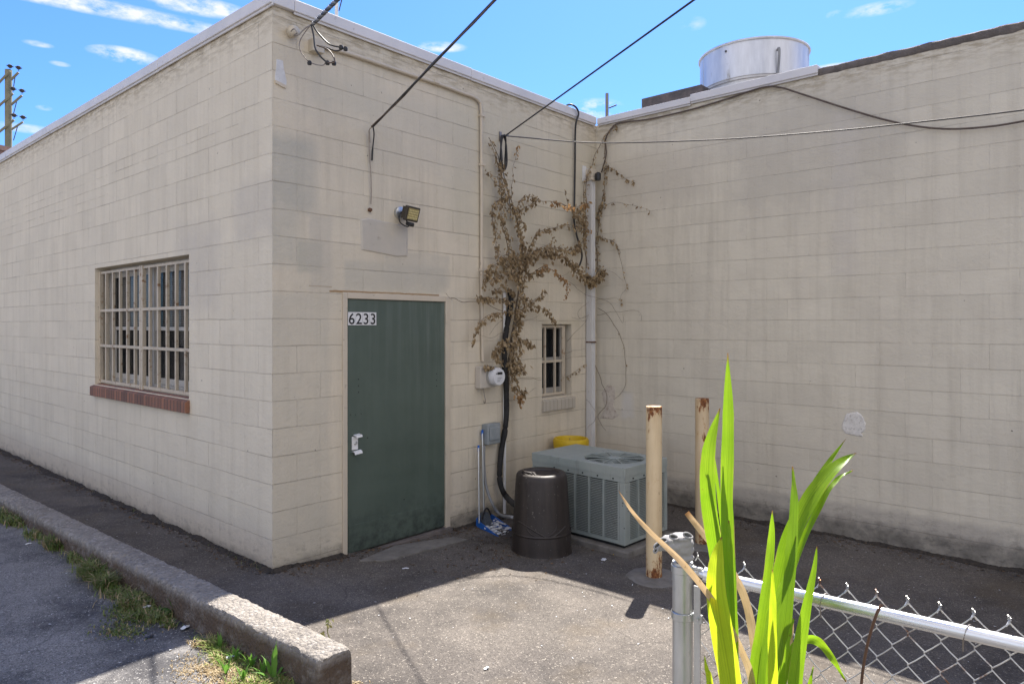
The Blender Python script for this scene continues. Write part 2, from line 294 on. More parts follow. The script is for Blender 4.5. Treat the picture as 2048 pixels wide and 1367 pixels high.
def rusty(name, paint, paint2, seed):
    t = NT(name); v = t.map(t.tc.outputs['Object'], loc=(seed, seed*2, 0))
    n1 = t.noise(t.map(v, (1, 1, .45)), 14, 8, .7); n2 = t.noise(t.map(v, (1, 1, .22)), 30, 6, .7)
    sep = t.n('ShaderNodeSeparateXYZ'); t.link(t.tc.outputs['Object'], sep.inputs[0]); Z = sep.outputs[2]
    edge = t.math('ADD', t.rng(Z, 1.14, 1.27, 0, .17), t.rng(Z, .28, .0, 0, .20))
    edge = t.math('ADD', edge, t.rng(sep.outputs[1], .0, -.06, 0, .045))
    rm = t.rng(t.math('ADD', n1, edge), .655, .69)
    rm = t.math('MAXIMUM', rm, t.rng(t.math('ADD', n2, t.math('MULTIPLY', edge, .6)), .70, .73))
    col = t.mix(t.rng(t.noise(v, 4, 5, .6), .35, .65), rgb(*paint), rgb(*paint2))
    col = t.mix(t.math('MULTIPLY', t.rng(t.noise(t.map(v, (3, 3, .3)), 6, 6, .6), .5, .7), .4), col, rgb(.42, .27, .13))
    rust = t.mix(t.rng(t.noise(v, 40, 5, .7), .4, .62), rgb(.11, .035, .013), rgb(.30, .12, .035))
    halo = t.rng(t.math('ADD', n1, edge), .60, .66)
    col = t.mix(t.math('MULTIPLY', halo, .45), col, rgb(.40, .2, .07)); col = t.mix(rm, col, rust)
    return t.fin(col, t.rng(rm, 0, 1, .5, .9), 0, t.bump(t.math('ADD', t.math('MULTIPLY', rm, -.5), t.math('MULTIPLY', t.noise(v, 90, 4, .6), .3)), .5, .003))
M['bollard'] = rusty('bollard_paint', (.60, .46, .27), (.66, .52, .32), 3)
M['bollard2'] = rusty('bollard_paint_b', (.56, .42, .25), (.62, .48, .30), 11)
t = NT('trash_plastic'); v = t.tc.outputs['Object']; sep = t.n('ShaderNodeSeparateXYZ'); t.link(v, sep.inputs[0])
col = t.mix(t.rng(t.noise(t.map(v, (6, 6, .8)), 2, 6, .65), .4, .66), rgb(.018, .013, .011), rgb(.036, .027, .022))
col = t.mix(t.rng(t.noise(v, 55, 3, .5), .70, .73, 0, .6), col, rgb(.25, .23, .2))
M['trash'] = t.fin(col, t.rng(t.noise(v, 9, 6, .6), .3, .7, .46, .62), 0, t.bump(t.noise(v, 50, 5, .6), .3, .003))
t = NT('ac_paint'); v = t.tc.outputs['Object']
col = t.mix(t.rng(t.noise(v, 4, 6, .65), .35, .65), rgb(.25, .285, .265), rgb(.31, .335, .31))
col = t.mix(t.rng(t.noise(t.map(v, (7, 7, 1)), 2.5, 7, .7), .55, .72, 0, .5), col, rgb(.17, .17, .15))
sp = t.n('ShaderNodeTexVoronoi'); sp.inputs['Scale'].default_value = 22; t.link(v, sp.inputs['Vector'])
col = t.mix(t.math('MULTIPLY', t.math('LESS_THAN', sp.outputs['Distance'], t.rng(t.noise(v, 3.5, 3, .5), .5, .68, 0, .2)), .8), col, rgb(.05, .05, .045))
M['ac'] = t.fin(col, .55, 0, t.bump(t.noise(v, 80, 4, .6), .12, .002))
M['acdark'] = simple('ac_dark', (.012, .013, .013), (.02, .021, .021), 20, .8)
M['asphalt'] = ground_mat('asphalt_lot', (.052, .046, .042), (.122, .107, .093), (.36, .325, .275), (1.1, .36, .60), .8, (.10, .075, .045))
M['road'] = ground_mat('asphalt_road', (.058, .056, .057), (.190, .180, .170), (.44, .42, .39), (1.3, .44, .56), .8)
M['groundfar'] = simple('far_ground', (.10, .095, .085), (.13, .12, .10), .5, .95)
t = NT('kerb_concrete'); v = t.tc.outputs['Object']; sep = t.n('ShaderNodeSeparateXYZ'); t.link(v, sep.inputs[0])
vo = t.n('ShaderNodeTexVoronoi'); vo.inputs['Scale'].default_value = 60; t.link(v, vo.inputs['Vector'])
col = t.mix(t.rng(t.noise(v, 5, 7, .7), .35, .65), rgb(.22, .195, .165), rgb(.33, .30, .265))
scc = t.n('ShaderNodeSeparateColor'); t.link(vo.outputs['Color'], scc.inputs[0])
col = t.mix(t.rng(scc.outputs[0], .5, 1, 0, .55), col, rgb(.12, .11, .105)); col = t.mix(t.rng(scc.outputs[1], .75, 1, 0, .6), col, rgb(.45, .42, .38))
col = t.mix(t.math('MULTIPLY', t.rng(sep.outputs[2], .29, .245), t.rng(t.noise(v, 11, 7, .7), .32, .52, .35, 1)), col, rgb(.105, .072, .048))
M['kerb'] = t.fin(col, .92, 0, t.bump(t.math('ADD', t.noise(v, 42, 9, .8), t.math('MULTIPLY', vo.outputs['Distance'], -.9)), 1.0, .018))
M['slab'] = simple('slab_concrete', (.13, .12, .105), (.20, .185, .165), 9, .9, bs=.7, bscale=50, bd=.008)
def leafmat(name, c1, c2, tr=.45, scale=14, strip=False, rough=.5):
    t = NT(name); v = t.tc.outputs['Object']; f = t.rng(t.noise(v, scale, 4, .6), .35, .65)
    col = t.mix(f, rgb(*c1), rgb(*c2))
    if strip:
        uv = t.tc.outputs['UV']; sep = t.n('ShaderNodeSeparateXYZ'); t.link(uv, sep.inputs[0])
        vein = t.noise(t.map(uv, (1, 0.01, 1)), 46, 2, .5); col = t.mix(t.rng(vein, .40, .60, 0, .6), col, rgb(*[c*.72 for c in c1]))
        mid = t.rng(t.math('ABSOLUTE', t.math('SUBTRACT', sep.outputs[0], .5)), .0, .055, .55, 0); col = t.mix(mid, col, rgb(*[c*.6 for c in c1]))
        spt = t.rng(t.noise(t.map(v, (1, 1, .5)), 60, 6, .7), .665, .70); col = t.mix(t.math('MULTIPLY', spt, .7), col, rgb(.20, .12, .03))
        edg = t.math('MULTIPLY', t.rng(t.math('ABSOLUTE', t.math('SUBTRACT', sep.outputs[0], .5)), .455, .49), t.rng(t.noise(v, 12, 4, .6), .5, .6)); col = t.mix(t.math('MULTIPLY', edg, .7), col, rgb(.40, .28, .10))
        tip = t.rng(t.math('ADD', sep.outputs[1], t.math('MULTIPLY', t.noise(uv, 40, 3, .6), .03)), .985, 1.01); col = t.mix(tip, col, rgb(.25, .13, .05))
    t.put(col, t.p.inputs['Base Color']); t.p.inputs['Roughness'].default_value = rough; t.p.inputs['Specular IOR Level'].default_value = .3
    tl = t.n('ShaderNodeBsdfTranslucent'); t.link(col, tl.inputs[0]); mx = t.n('ShaderNodeMixShader'); mx.inputs[0].default_value = tr
    t.link(t.p.outputs[0], mx.inputs[1]); t.link(tl.outputs[0], mx.inputs[2]); t.link(mx.outputs[0], t.out.inputs[0]); return t.m
M['reed'] = leafmat('reed_leaf', (.20, .37, .012), (.30, .47, .02), .62, 6, True, .38)
M['reedy'] = leafmat('reed_leaf_yellow', (.48, .62, .02), (.60, .72, .03), .70, 6, True, .38)
M['reedd'] = leafmat('reed_leaf_deep', (.13, .25, .012), (.20, .33, .015), .5, 6, True, .38)
M['straw'] = leafmat('dry_reed', (.52, .36, .19), (.62, .46, .27), .3, 10, True)
M['dryleaf'] = leafmat('dry_leaf', (.15, .105, .058), (.50, .37, .21), .35, 26)
M['dryleafb'] = leafmat('dry_leaf_tan', (.42, .25, .11), (.30, .18, .08), .4, 22)
M['stem'] = simple('vine_stem', (.10, .072, .05), (.22, .17, .12), 20, .85, bs=.4)
M['grass'] = leafmat('grass', (.11, .16, .035), (.20, .23, .08), .35, 9)
M['grassl'] = leafmat('grass_light', (.20, .28, .06), (.32, .36, .11), .35, 9)
M['strawg'] = leafmat('straw_ground', (.30, .22, .12), (.42, .33, .19), .25, 9)
M['litterleaf'] = leafmat('ground_leaf', (.06, .04, .025), (.14, .09, .05), .1, 12)
M['cloth'] = simple('glove_cloth', (.26, .25, .245), (.31, .30, .295), 20, .9, bs=.35, bscale=260)
M['clothdark'] = simple('glove_inside', (.06, .058, .056), (.08, .078, .075), 20, .95)
M['plate'] = simple('panel_paint', (.50, .45, .37), (.45, .41, .345), 5, .75, dirt=((.33, .29, .24), 8, .60), bs=.3, bscale=40)
M['peel'] = simple('bare_white', (.62, .61, .60), (.52, .51, .50), 16, .8, dirt=((.33, .29, .25), 25, .6), bs=.4)
M['plaster'] = simple('patch_plaster', (.74, .70, .64), (.60, .565, .51), 22, .9, dirt=((.38, .34, .30), 30, .55), bs=.8, bscale=60, bd=.006)
M['wood'] = simple('pole_wood', (.17, .17, .12), (.24, .225, .16), 3, .9)
M['bird'] = simple('insulator_dark', (.03, .03, .035), (.05, .045, .05), 9, .6)
M['ceramic'] = simple('insulator_ceramic', (.46, .40, .30), (.52, .46, .36), 9, .35)
M['digit'] = simple('digit_black', (.012, .012, .014), (.02, .02, .02), 9, .5)
M['ledcase'] = simple('lamp_case', (.035, .028, .018), (.05, .04, .028), 9, .5)
M['ledglass'] = simple('lamp_face', (.42, .35, .16), (.30, .24, .10), 30, .35)
M['led'] = simple('led_chip', (.70, .60, .28), (.64, .54, .25), 9, .3)
M['dial'] = simple('meter_face', (.62, .62, .62), (.55, .55, .56), 10, .35)
M['beige'] = simple('meter_box', (.50, .45, .38), (.44, .40, .34), 8, .6, dirt=((.25, .2, .15), 20, .62))
M['foam'] = simple('insulation_black', (.012, .012, .012), (.03, .028, .026), 14, .85, bs=.7, bscale=35, bd=.008)
M['rustrod'] = simple('brown_stalk', (.09, .045, .028), (.14, .075, .045), 20, .8)

# ------------------------------------------------------------------ mesh helpers
class MB:
    def __init__(s): s.v = []; s.f = []; s.uv = {}
    def add(s, verts, faces, uvs=None):
        o = len(s.v); s.v += [Vector(p) for p in verts]
        for i, f in enumerate(faces):
            if uvs: s.uv[len(s.f)] = uvs[i]
            s.f.append(tuple(o+k for k in f))
        return s
    def box(s, a, b, mat=None):
        x0, x1 = sorted((a[0], b[0])); y0, y1 = sorted((a[1], b[1])); z0, z1 = sorted((a[2], b[2]))
        P = [(x0, y0, z0), (x1, y0, z0), (x1, y1, z0), (x0, y1, z0), (x0, y0, z1), (x1, y0, z1), (x1, y1, z1), (x0, y1, z1)]
        if mat is not None: P = [mat @ Vector(p) for p in P]
        return s.add(P, [(0, 3, 2, 1), (4, 5, 6, 7), (0, 1, 5, 4), (1, 2, 6, 5), (2, 3, 7, 6), (3, 0, 4, 7)])
    def tube(s, pts, r, n=8, cap=True):
        pts = [Vector(p) for p in pts]; m = len(pts)
        rr = r if isinstance(r, (list, tuple)) else [r]*m
        rings = []; prev = None
        for i, p in enumerate(pts):
            d = (pts[min(i+1, m-1)] - pts[max(i-1, 0)])
            d = d.normalized() if d.length > 1e-9 else Vector((0, 0, 1))
            if prev is None:
                a = d.orthogonal().normalized()
            else:
                a = prev - d*prev.dot(d); a = a.normalized() if a.length > 1e-6 else d.orthogonal().normalized()
            prev = a; b = d.cross(a)
            rings.append([p + (a*math.cos(2*math.pi*k/n) + b*math.sin(2*math.pi*k/n))*rr[i] for k in range(n)])
        vs = [q for ring in rings for q in ring]; fs = []
        for i in range(m-1):
            for k in range(n):
                fs.append((i*n+k, i*n+(k+1) % n, (i+1)*n+(k+1) % n, (i+1)*n+k))
        if cap: fs.append(tuple(range(n-1, -1, -1))); fs.append(tuple((m-1)*n+k for k in range(n)))
        return s.add(vs, fs)
    def lathe(s, c, prof, n=48, axis='Z', closed=False):
        """prof: list of (radius, height)"""
        c = Vector(c); vs = []; fs = []
        for (r, h) in prof:
            for k in range(n):
                a = 2*math.pi*k/n; p = Vector((r*math.cos(a), r*math.sin(a), h))
                if axis == 'Y': p = Vector((p.x, -h, p.y))
                if axis == 'X': p = Vector((h, p.x, p.y))
                vs.append(c+p)
        for i in range(len(prof)-1):
            for k in range(n): fs.append((i*n+k, i*n+(k+1) % n, (i+1)*n+(k+1) % n, (i+1)*n+k))
        return s.add(vs, fs)
    def disc(s, c, r, n=32, axis='Z', h=0):
        c = Vector(c); vs = []
        for k in range(n):
            a = 2*math.pi*k/n; p = Vector((r*math.cos(a), r*math.sin(a), h))
            if axis == 'Y': p = Vector((p.x, -h, p.y))
            vs.append(c+p)
        return s.add(vs, [tuple(range(n))])
    def build(s, name, mat, parent=None, smooth=False, bevel=0, **tags):
        me = bpy.data.meshes.new(name); off = parent_loc(parent)
        me.from_pydata([tuple(p-off) for p in s.v], [], s.f); me.update()
        if s.uv:
            lay = me.uv_layers.new(name='UVMap')
            for fi, uvs in s.uv.items():
                for j, li in enumerate(me.polygons[fi].loop_indices): lay.data[li].uv = uvs[j]
        bm = bmesh.new(); bm.from_mesh(me)
        if not s.uv: bmesh.ops.recalc_face_normals(bm, faces=bm.faces)
        bm.to_mesh(me); bm.free()
        me.materials.append(M[mat] if isinstance(mat, str) else mat)
        if smooth:
            me.shade_smooth(); me.set_sharp_from_angle(angle=R(40))
        o = bpy.data.objects.new(name, me); scene.collection.objects.link(o)
        if parent is not None: o.parent = parent
        if bevel:
            b = o.modifiers.new('bevel', 'BEVEL'); b.width = bevel; b.segments = 2; b.limit_method = 'ANGLE'
        tag(o, **tags); return o
def parent_loc(p):
    v = Vector((0, 0, 0))
    while p is not None: v += p.location; p = p.parent
    return v
def tag(o, label=None, cat=None, group=None, kind=None):
    if label: o['label'] = label
    if cat: o['category'] = cat
    if group: o['group'] = group
    if kind: o['kind'] = kind
    return o
def thing(name, loc, label, cat, group=None):
    o = bpy.data.objects.new(name, None); scene.collection.objects.link(o); o.location = loc; o.empty_display_size = .1
    return tag(o, label, cat, group)
def spline(pts, k=8):
    pts = [Vector(p) for p in pts]
    if len(pts) < 3: return [pts[0].lerp(pts[1], i/k) for i in range(k+1)]
    P = [pts[0]*2-pts[1]] + pts + [pts[-1]*2-pts[-2]]; out = []
    for i in range(1, len(P)-2):
        for j in range(k):
            t_ = j/k; a, b, c, d = P[i-1:i+3]
            out.append(.5*((2*b) + (c-a)*t_ + (2*a-5*b+4*c-d)*t_**2 + (3*b-a-3*c+d)*t_**3))
    out.append(pts[-1]); return out
def jitter(pts, amp, sc=6, seed=0):
    return [p + (noise.noise_vector(p*sc + Vector((seed, seed, seed))))*amp for p in pts]

# ------------------------------------------------------------------ ground
def sst(x): x = max(0, min(1, x)); return x*x*(3-2*x)
KX = lambda y: -.757 - .041*(y+.92)       # inner edge of the kerb
def gz(x, y):
    lot = -.05*max(min(x, 2.9), -1.5) if x < 2.9 else -.145
    road = .135 - .012*max(0, min(-1.2-x, 3)) + .030*max(0, min(y+.3, 6))
    k = KX(y) - .09
    e = sst((-1.9 - y)/.5); w0 = -.03*(1-e) - .75*e; w1 = .03*(1-e) + .45*e
    tt = sst((x-k-w0)/(w1-w0))
    z = road*(1-tt) + lot*tt
    return z + .006*noise.noise(Vector((x*1.3, y*1.3, 0))) + .003*noise.noise(Vector((x*5, y*5, 3)))
def grid(name, xs, ys, mat, **tags):
    mb = MB(); vs = [(x, y, gz(x, y)) for y in ys for x in xs]; nx = len(xs)
    mb.v = [Vector(p) for p in vs]; mb.f = [(j*nx+i, j*nx+i+1, (j+1)*nx+i+1, (j+1)*nx+i) for j in range(len(ys)-1) for i in range(nx-1)]
    return mb.build(name, mat, smooth=True, **tags)
def fr(a, b, n): return [a + (b-a)*i/n for i in range(n+1)]
ysn = fr(-22, -5, 17)[:-1] + fr(-5, 3, 120)[:-1] + fr(3, 22, 20)
xsl = [-.85, -.82, -.79, -.76, -.73] + fr(-.70, 3.9, 70) + fr(4.0, 5.2, 4)
grid('asphalt_lot', xsl, ysn, 'asphalt', kind='structure')
grid('road', fr(-16, -4, 12)[:-1] + fr(-4, -1.3, 40)[:-1] + fr(-1.3, -.85, 22), ysn, 'road', kind='structure')
g = MB(); g.box((-400, -400, -.9), (400, 400, -.6)); g.build('ground', 'groundfar', kind='structure')

# kerb
mb = MB(); ys = fr(-1.95, 14, 520); prof = []
nprof = [(-.178, -.06), (-.177, .03), (-.175, .08), (-.173, .12), (-.171, .150), (-.163, .162), (-.148, .167), (-.125, .168), (-.10, .168), (-.07, .169), (-.04, .169), (-.015, .165), (-.002, .15), (0, .12), (0, -.12)]
ysl = fr(-1.95, 3, 330)[:-1] + fr(3, 14, 120)
for j, y in enumerate(ysl):
    for (dx, dz) in nprof:
        amp = .010 if dz > .1 else .006
        p = Vector((KX(y)+dx, y, .138+dz+.006*max(0, y)))
        q = noise.noise_vector(p*14)*amp*.5 + noise.noise_vector(p*45)*amp*.55
        chip = (max(0, noise.noise(Vector((y*3.1, 5, dx*2)))-.2)*.05+max(0, noise.noise(Vector((y*17, 2, dx*9)))-.1)*.02) if -.1745 < dx < -.12 else 0
        r_end = .010*max(0, 1-(y+1.95)/.02)**2
        p += q; p.x += chip*.6 ; p.z -= chip + (r_end if dz > .1 else 0)
        if r_end and dx < -.15: p.x += r_end*.8
        mb.v.append(p)
n = len(nprof)
mb.f = [(j*n+i, j*n+i+1, (j+1)*n+i+1, (j+1)*n+i) for j in range(len(ysl)-1) for i in range(n-1)] + [tuple(range(n))]
mb.build('concrete_kerb', 'kerb', smooth=True, label='rough weathered concrete kerb running between the road and the tan block building', cat='kerb')

# ------------------------------------------------------------------ walls
ZT = 4.067
def wall_grid(mb, origin, ud, us, zs, holes, uvo=0):
    """planar wall with openings, uv=(u,z)"""
    o = Vector(origin); ud = Vector(ud)
    for i in range(len(us)-1):
        for j in range(len(zs)-1):
            cu = (us[i]+us[i+1])/2; cz = (zs[j]+zs[j+1])/2
            if any(h[0] < cu < h[1] and h[2] < cz < h[3] for h in holes): continue
            q = [(us[i], zs[j]), (us[i+1], zs[j]), (us[i+1], zs[j+1]), (us[i], zs[j+1])]
            mb.add([o+ud*a+up*b for a, b in q], [(0, 1, 2, 3)], [[(a, b) for a, b in q]])
def reveal(mb, origin, ud, nrm, h, depth):
    """jambs of an opening going in along -nrm"""
    o = Vector(origin); ud = Vector(ud); inn = -Vector(nrm)*depth
    c = [(h[0], h[2]), (h[1], h[2]), (h[1], h[3]), (h[0], h[3])]
    for k in range(4):
        a, b = c[k], c[(k+1) % 4]; A = o+ud*a[0]+up*a[1]; B = o+ud*b[0]+up*b[1]
        mb.add([A, B, B+inn, A+inn], [(0, 1, 2, 3)], [[(a[0], a[1]), (b[0], b[1]), (b[0]+.1, b[1]+.05), (a[0]+.1, a[1]+.05)]])

bldA = thing('block_building', (0, 0, 0), 'tan painted concrete block building with green door and barred windows, on the left', 'building')
# openings (measured)
wa = on_left(190, 537); wb = on_left(378, 508); wc = on_left(378, 797); wd = on_left(190, 769)
WY0, WY1 = wb.y, wa.y; WZ0 = (wc.z+wd.z)/2; WZ1 = (wa.z+wb.z)/2
da = on_door(685, 585); db = on_door(899, 592); DX0, DX1 = da.x, db.x; DZ1 = (da.z+db.z)/2
sa = on_door(1084, 648); sb = on_door(1143, 648); sc = on_door(1084, 797); SX0, SX1 = sa.x, sb.x; SZ1 = (sa.z+sb.z)/2; SZ0 = sc.z
hA = (WY0, WY1, WZ0, WZ1)
mb = MB(); wall_grid(mb, (0, 0, 0), (0, 1, 0), [0, WY0, WY1, 14], [-.4, WZ0, WZ1, ZT], [hA])
reveal(mb, (0, 0, 0), (0, 1, 0), (-1, 0, 0), hA, .20)
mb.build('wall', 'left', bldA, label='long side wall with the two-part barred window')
hD = (DX0, DX1, -.4, DZ1); hS = (SX0, SX1, SZ0, SZ1)
mb = MB(); wall_grid(mb, (0, 0, 0), (1, 0, 0), [0, DX0, DX1, SX0, SX1, XR+.0], [-.4, SZ0, SZ1, DZ1, ZT] if DZ1 > SZ1 else [-.4, SZ0, DZ1, SZ1, ZT], [hD, hS])
reveal(mb, (0, 0, 0), (1, 0, 0), (0, -1, 0), hS, .16); reveal(mb, (0, 0, 0), (1, 0, 0), (0, -1, 0), (DX0, DX1, -.39, DZ1), .10)
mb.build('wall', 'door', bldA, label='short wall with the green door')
mb = MB(); mb.box((.002, .002, ZT-.12), (XR-.002, 13.94, ZT-.02)); mb.build('roof', 'concrete_dark', bldA)
mb = MB(); mb.box((-.0, 13.95, -.4), (XR, 14.0, ZT)); mb.build('wall', 'trim', bldA)
# coping, in lengths
def coping(parent, segs, axis):
    for (a, b, z0, h) in segs:
        m = MB()
        if axis == 'L': m.box((-.035, a, z0), (.16, b, z0+h)); m.box((-.022, a, z0-.018), (-.008, b, z0+.004))
        if axis == 'D': m.box((a, -.035, z0), (b, .16, z0+h)); m.box((a, -.022, z0-.018), (b, -.008, z0+.004))
        if axis == 'R': m.box((XR-.035, a, z0), (XR+.2, b, z0+h)); m.box((XR-.022, a, z0-.018), (XR-.008, b, z0+.004))
        m.build('coping', 'coping', parent, bevel=.006)
YL = lambda px: on_left(px, 200).y
YRr = lambda px: on_right(px, 200).y
coping(bldA, [(-.035, YL(323)-.002, ZT+.002, .088), (YL(323), YL(119)-.002, ZT-.001, .086), (YL(119), 7.5, ZT+.002, .088), (7.502, 14, ZT, .088)], 'L')
coping(bldA, [(.162, 2.0, ZT+.002, .088), (2.002, XR-.037, ZT, .086)], 'D')
# window with security grille on the long wall
def bars_window(root, mk, W, H, nbars, mull, rails, sashes, glass_d, mirror=False):
    pass
win = MB().box((-.001+.19, WY0, WZ0), (.20, WY0+.03, WZ1)); 
winr = None
mbf = MB(); T = .035
for (y0, y1) in ((WY0, (WY0+WY1)/2), ((WY0+WY1)/2, WY1)):
    mbf.box((.14, y0, WZ0), (.20, y0+.045, WZ1)); mbf.box((.14, y1-.045, WZ0), (.20, y1, WZ1)); mbf.box((.14, y0+.0451, WZ0), (.20, y1-.0451, WZ0+.06)); mbf.box((.14, y0+.0451, WZ1-.05), (.20, y1-.0451, WZ1))
window = mbf.build('window', 'whiteframe', bldA, label='double white-framed window behind tan bars')
zm = WZ0+(WZ1-WZ0)*.47
for (y0, y1) in ((WY0, (WY0+WY1)/2), ((WY0+WY1)/2, WY1)):
    a0, a1 = y0+.0455, y1-.0455
    s_ = MB(); s_.box((.152, a0, zm), (.172, a1, zm+.035)); s_.box((.152, a0, zm+.0355), (.172, a0+.04, WZ1-.05)); s_.box((.152, a1-.04, zm+.0355), (.172, a1, WZ1-.05)); s_.box((.152, a0+.04, WZ1-.10), (.172, a1-.04, WZ1-.051)); s_.build('sash', 'whiteframe', window, bevel=.002)
    s_ = MB(); s_.box((.176, a0, zm-.002), (.194, a1, zm+.032)); s_.box((.176, a0, WZ0+.061), (.194, a0+.045, zm-.003)); s_.box((.176, a1-.045, WZ0+.061), (.194, a1, zm-.003)); s_.box((.176, a0+.045, WZ0+.061), (.194, a1-.045, WZ0+.12)); s_.build('sash', 'whiteframe', window, bevel=.002)
    g_ = MB(); g_.box((.163, a0+.04, zm+.036), (.166, a1-.04, WZ1-.10)); g_.box((.184, a0+.045, WZ0+.12), (.187, a1-.045, zm)); g_.build('pane', 'glass', window)
    bl = MB()
    for k in range(34):
        z = WZ1-.06-k*.022
        if z < WZ0+.62: break
        bl.box((.222, a0, z), (.228, a1, z-.0195), None)
    bl.build('blind', simple('blind_grey', (.62, .58, .52), (.55, .51, .45), 6, .7), window)
m = MB(); m.box((.5, WY0-.4, WZ0-.3), (.52, WY1+.4, WZ1+.3)); m.box((.21, WY0-.4, WZ0-.3), (.5, WY0-.38, WZ1+.3)); m.box((.21, WY1+.38, WZ0-.3), (.5, WY1+.4, WZ1+.3)); m.box((.21, WY0-.4, WZ1+.28), (.5, WY1+.4, WZ1+.3)); m.build('room_lining', 'dark', window)
gy = fr(WY0+.02, WY1-.02, 2); gr = MB(); xg = .055
W_ = WY1-WY0
gr.box((xg-.012, WY0+.004, WZ0+.02), (xg+.012, WY1-.004, WZ0+.05)); gr.box((xg-.012, WY0+.004, WZ1-.06), (xg+.012, WY1-.004, WZ1-.035))
for y in (WY0+.006, (WY0+WY1)/2-.041, (WY0+WY1)/2+.003, WY1-.038): gr.box((xg-.020, y, WZ0+.012), (xg+.016, y+.038, WZ1-.03))
for half in (0, 1):
    y0 = WY0+.006+half*(W_/2-.0)+.03; y1 = y0 + W_/2-.07
    for k in range(5):
        y = y0+(y1-y0)*(k+.75)/5.5; gr.box((xg-.013, y-.0135, WZ0+.05), (xg+.013, y+.0135, WZ1-.058))
    for z in (WZ0+(WZ1-WZ0)*.335, WZ0+(WZ1-WZ0)*.635): gr.box((xg-.017, y0-.01, z-.014), (xg+.002, y1+.02, z+.014))
M['bars'] = simple('bars_tan', (.52, .44, .33), (.43, .365, .27), 7, .6, dirt=((.22, .11, .045), 15, .57), bs=.2)
gr.build('security_grille', 'bars', window, bevel=.002)
sl = MB(); L_ = W_+.06; n = 1
s0 = WY0-.015; s1 = WY1+.035
P = [(-.045, WZ0-.165), (.115, WZ0-.165), (.115, WZ0-.0), (-.045, WZ0-.035)]
P = [(-.04, WZ0-.115), (-.04, WZ0-.02), (.05, WZ0+.012), (.05, WZ0-.115)]
vs = [(a, s0, b) for a, b in P] + [(a, s1, b) for a, b in P]
fs = [(0, 1, 5, 4), (1, 2, 6, 5), (2, 3, 7, 6), (3, 0, 4, 7), (0, 3, 2, 1), (4, 5, 6, 7)]
uv = [[(s0+3, 0.01), (s0+3, .1), (s1+3, .1), (s1+3, .01)], [(s0+3, .1), (s0+3, .2), (s1+3, .2), (s1+3, .1)]] + [[(.01, .1), (.01, .2), (.05, .2), (.05, .1)]]*4
sl.add(vs, fs, uv); sl.build('window_sill', 'brick', window, bevel=.004, label='red brick sill')
# small barred window
mbf = MB(); yb = .13
mbf.box((SX0, yb, SZ0), (SX0+.04, yb+.03, SZ1)); mbf.box((SX1-.04, yb, SZ0), (SX1, yb+.03, SZ1)); mbf.box((SX0+.0405, yb, SZ0), (SX1-.0405, yb+.03, SZ0+.09)); mbf.box((SX0+.0405, yb, SZ1-.05), (SX1-.0405, yb+.03, SZ1)); mbf.box((SX0+.0405, yb, (SZ0+SZ1)/2-.02), (SX1-.0405, yb+.03, (SZ0+SZ1)/2+.03))
w2 = mbf.build('window', 'whiteframe', bldA, bevel=.002, label='small window behind the vine')
g_ = MB(); g_.box((SX0+.0405, yb+.012, SZ0+.09), (SX1-.0405, yb+.016, SZ1-.05)); g_.build('pane', 'glass', w2)
g_ = MB(); g_.box((SX0+.12, yb+.05, SZ0+.1), (SX0+.17, yb+.06, SZ1-.1)); g_.build('curtain_edge', 'white', w2)
m = MB(); m.box((SX0-.2, .5, SZ0-.2), (SX1+.2, .52, SZ1+.2)); m.box((SX0-.2, .17, SZ0-.2), (SX0-.18, .5, SZ1+.2)); m.box((SX1+.01, .17, SZ0-.2), (SX1+.03, .5, SZ1+.2)); m.build('room_lining', 'dark', w2)
gr = MB(); yg = .045; Wd = SX1-SX0
gxr = SX0+Wd*.80
for x in (SX0+.004, SX0+Wd*.17, SX0+Wd*.50, gxr-.02): gr.box((x, yg-.011, SZ0+.02), (x+.024, yg+.011, SZ1-.01))
for z in (SZ0+.02, (SZ0+SZ1)/2-.02, SZ1-.036): gr.box((SX0+.004, yg-.0125, z), (gxr, yg-.002, z+.026))
gr.box((gxr+.005, yg-.012, SZ0+.01), (gxr+.03, yg+.012, SZ1-.01))
gr.build('security_grille', 'bars', w2, bevel=.002)
sl = MB(); P = [(-.035, SZ0-.135), (-.035, SZ0-.025), (.05, SZ0+.01), (.05, SZ0-.135)]; s0, s1 = SX0-.005, SX1+.03
vs = [(s0, a, b) for a, b in P] + [(s1, a, b) for a, b in P]
sl.add(vs, [(0, 4, 5, 1), (1, 5, 6, 2), (2, 6, 7, 3), (3, 7, 4, 0), (0, 1, 2, 3), (4, 7, 6, 5)],
       [[(s0, .01), (s1, .01), (s1, .1), (s0, .1)], [(s0, .1), (s1, .1), (s1, .2), (s0, .2)]] + [[(.01, .1), (.02, .1), (.02, .2), (.01, .2)]]*4)
sl.build('window_sill', 'brickp', w2, bevel=.004)
# door
d1 = on_door(694.5, 598); d2 = on_door(889.5, 604); LX0, LX1 = d1.x, d2.x; LZ1 = (d1.z+d2.z)/2; LZ0 = on_door(693, 1114).z+.02
fy = -.012
fr_ = MB(); fr_.box((DX0-.002, fy, -.15), (LX0-.004, .09, DZ1)); fr_.box((LX1+.004, fy, -.2), (DX1+.002, .09, DZ1)); fr_.box((LX0-.0038, fy, LZ1+.004), (LX1+.0038, .09, DZ1))
door = thing('door', (LX0, 0, 0), None, None); door.parent = bldA
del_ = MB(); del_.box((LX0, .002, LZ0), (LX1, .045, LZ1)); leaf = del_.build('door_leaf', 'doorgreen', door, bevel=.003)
fr_.build('door_frame', 'trim', door, bevel=.004)
k_ = MB(); zk = LZ0+.22; k_.box((LX0+.012, -.0015, LZ0+.01), (LX1-.012, .003, zk)); k_.build('kick_plate', 'doorgreen', door, bevel=.001)
m = MB(); m.box((DX0, .09, -.4), (DX1, .1, DZ1)); m.build('shadow_gap', 'dark', door)
h = MB()
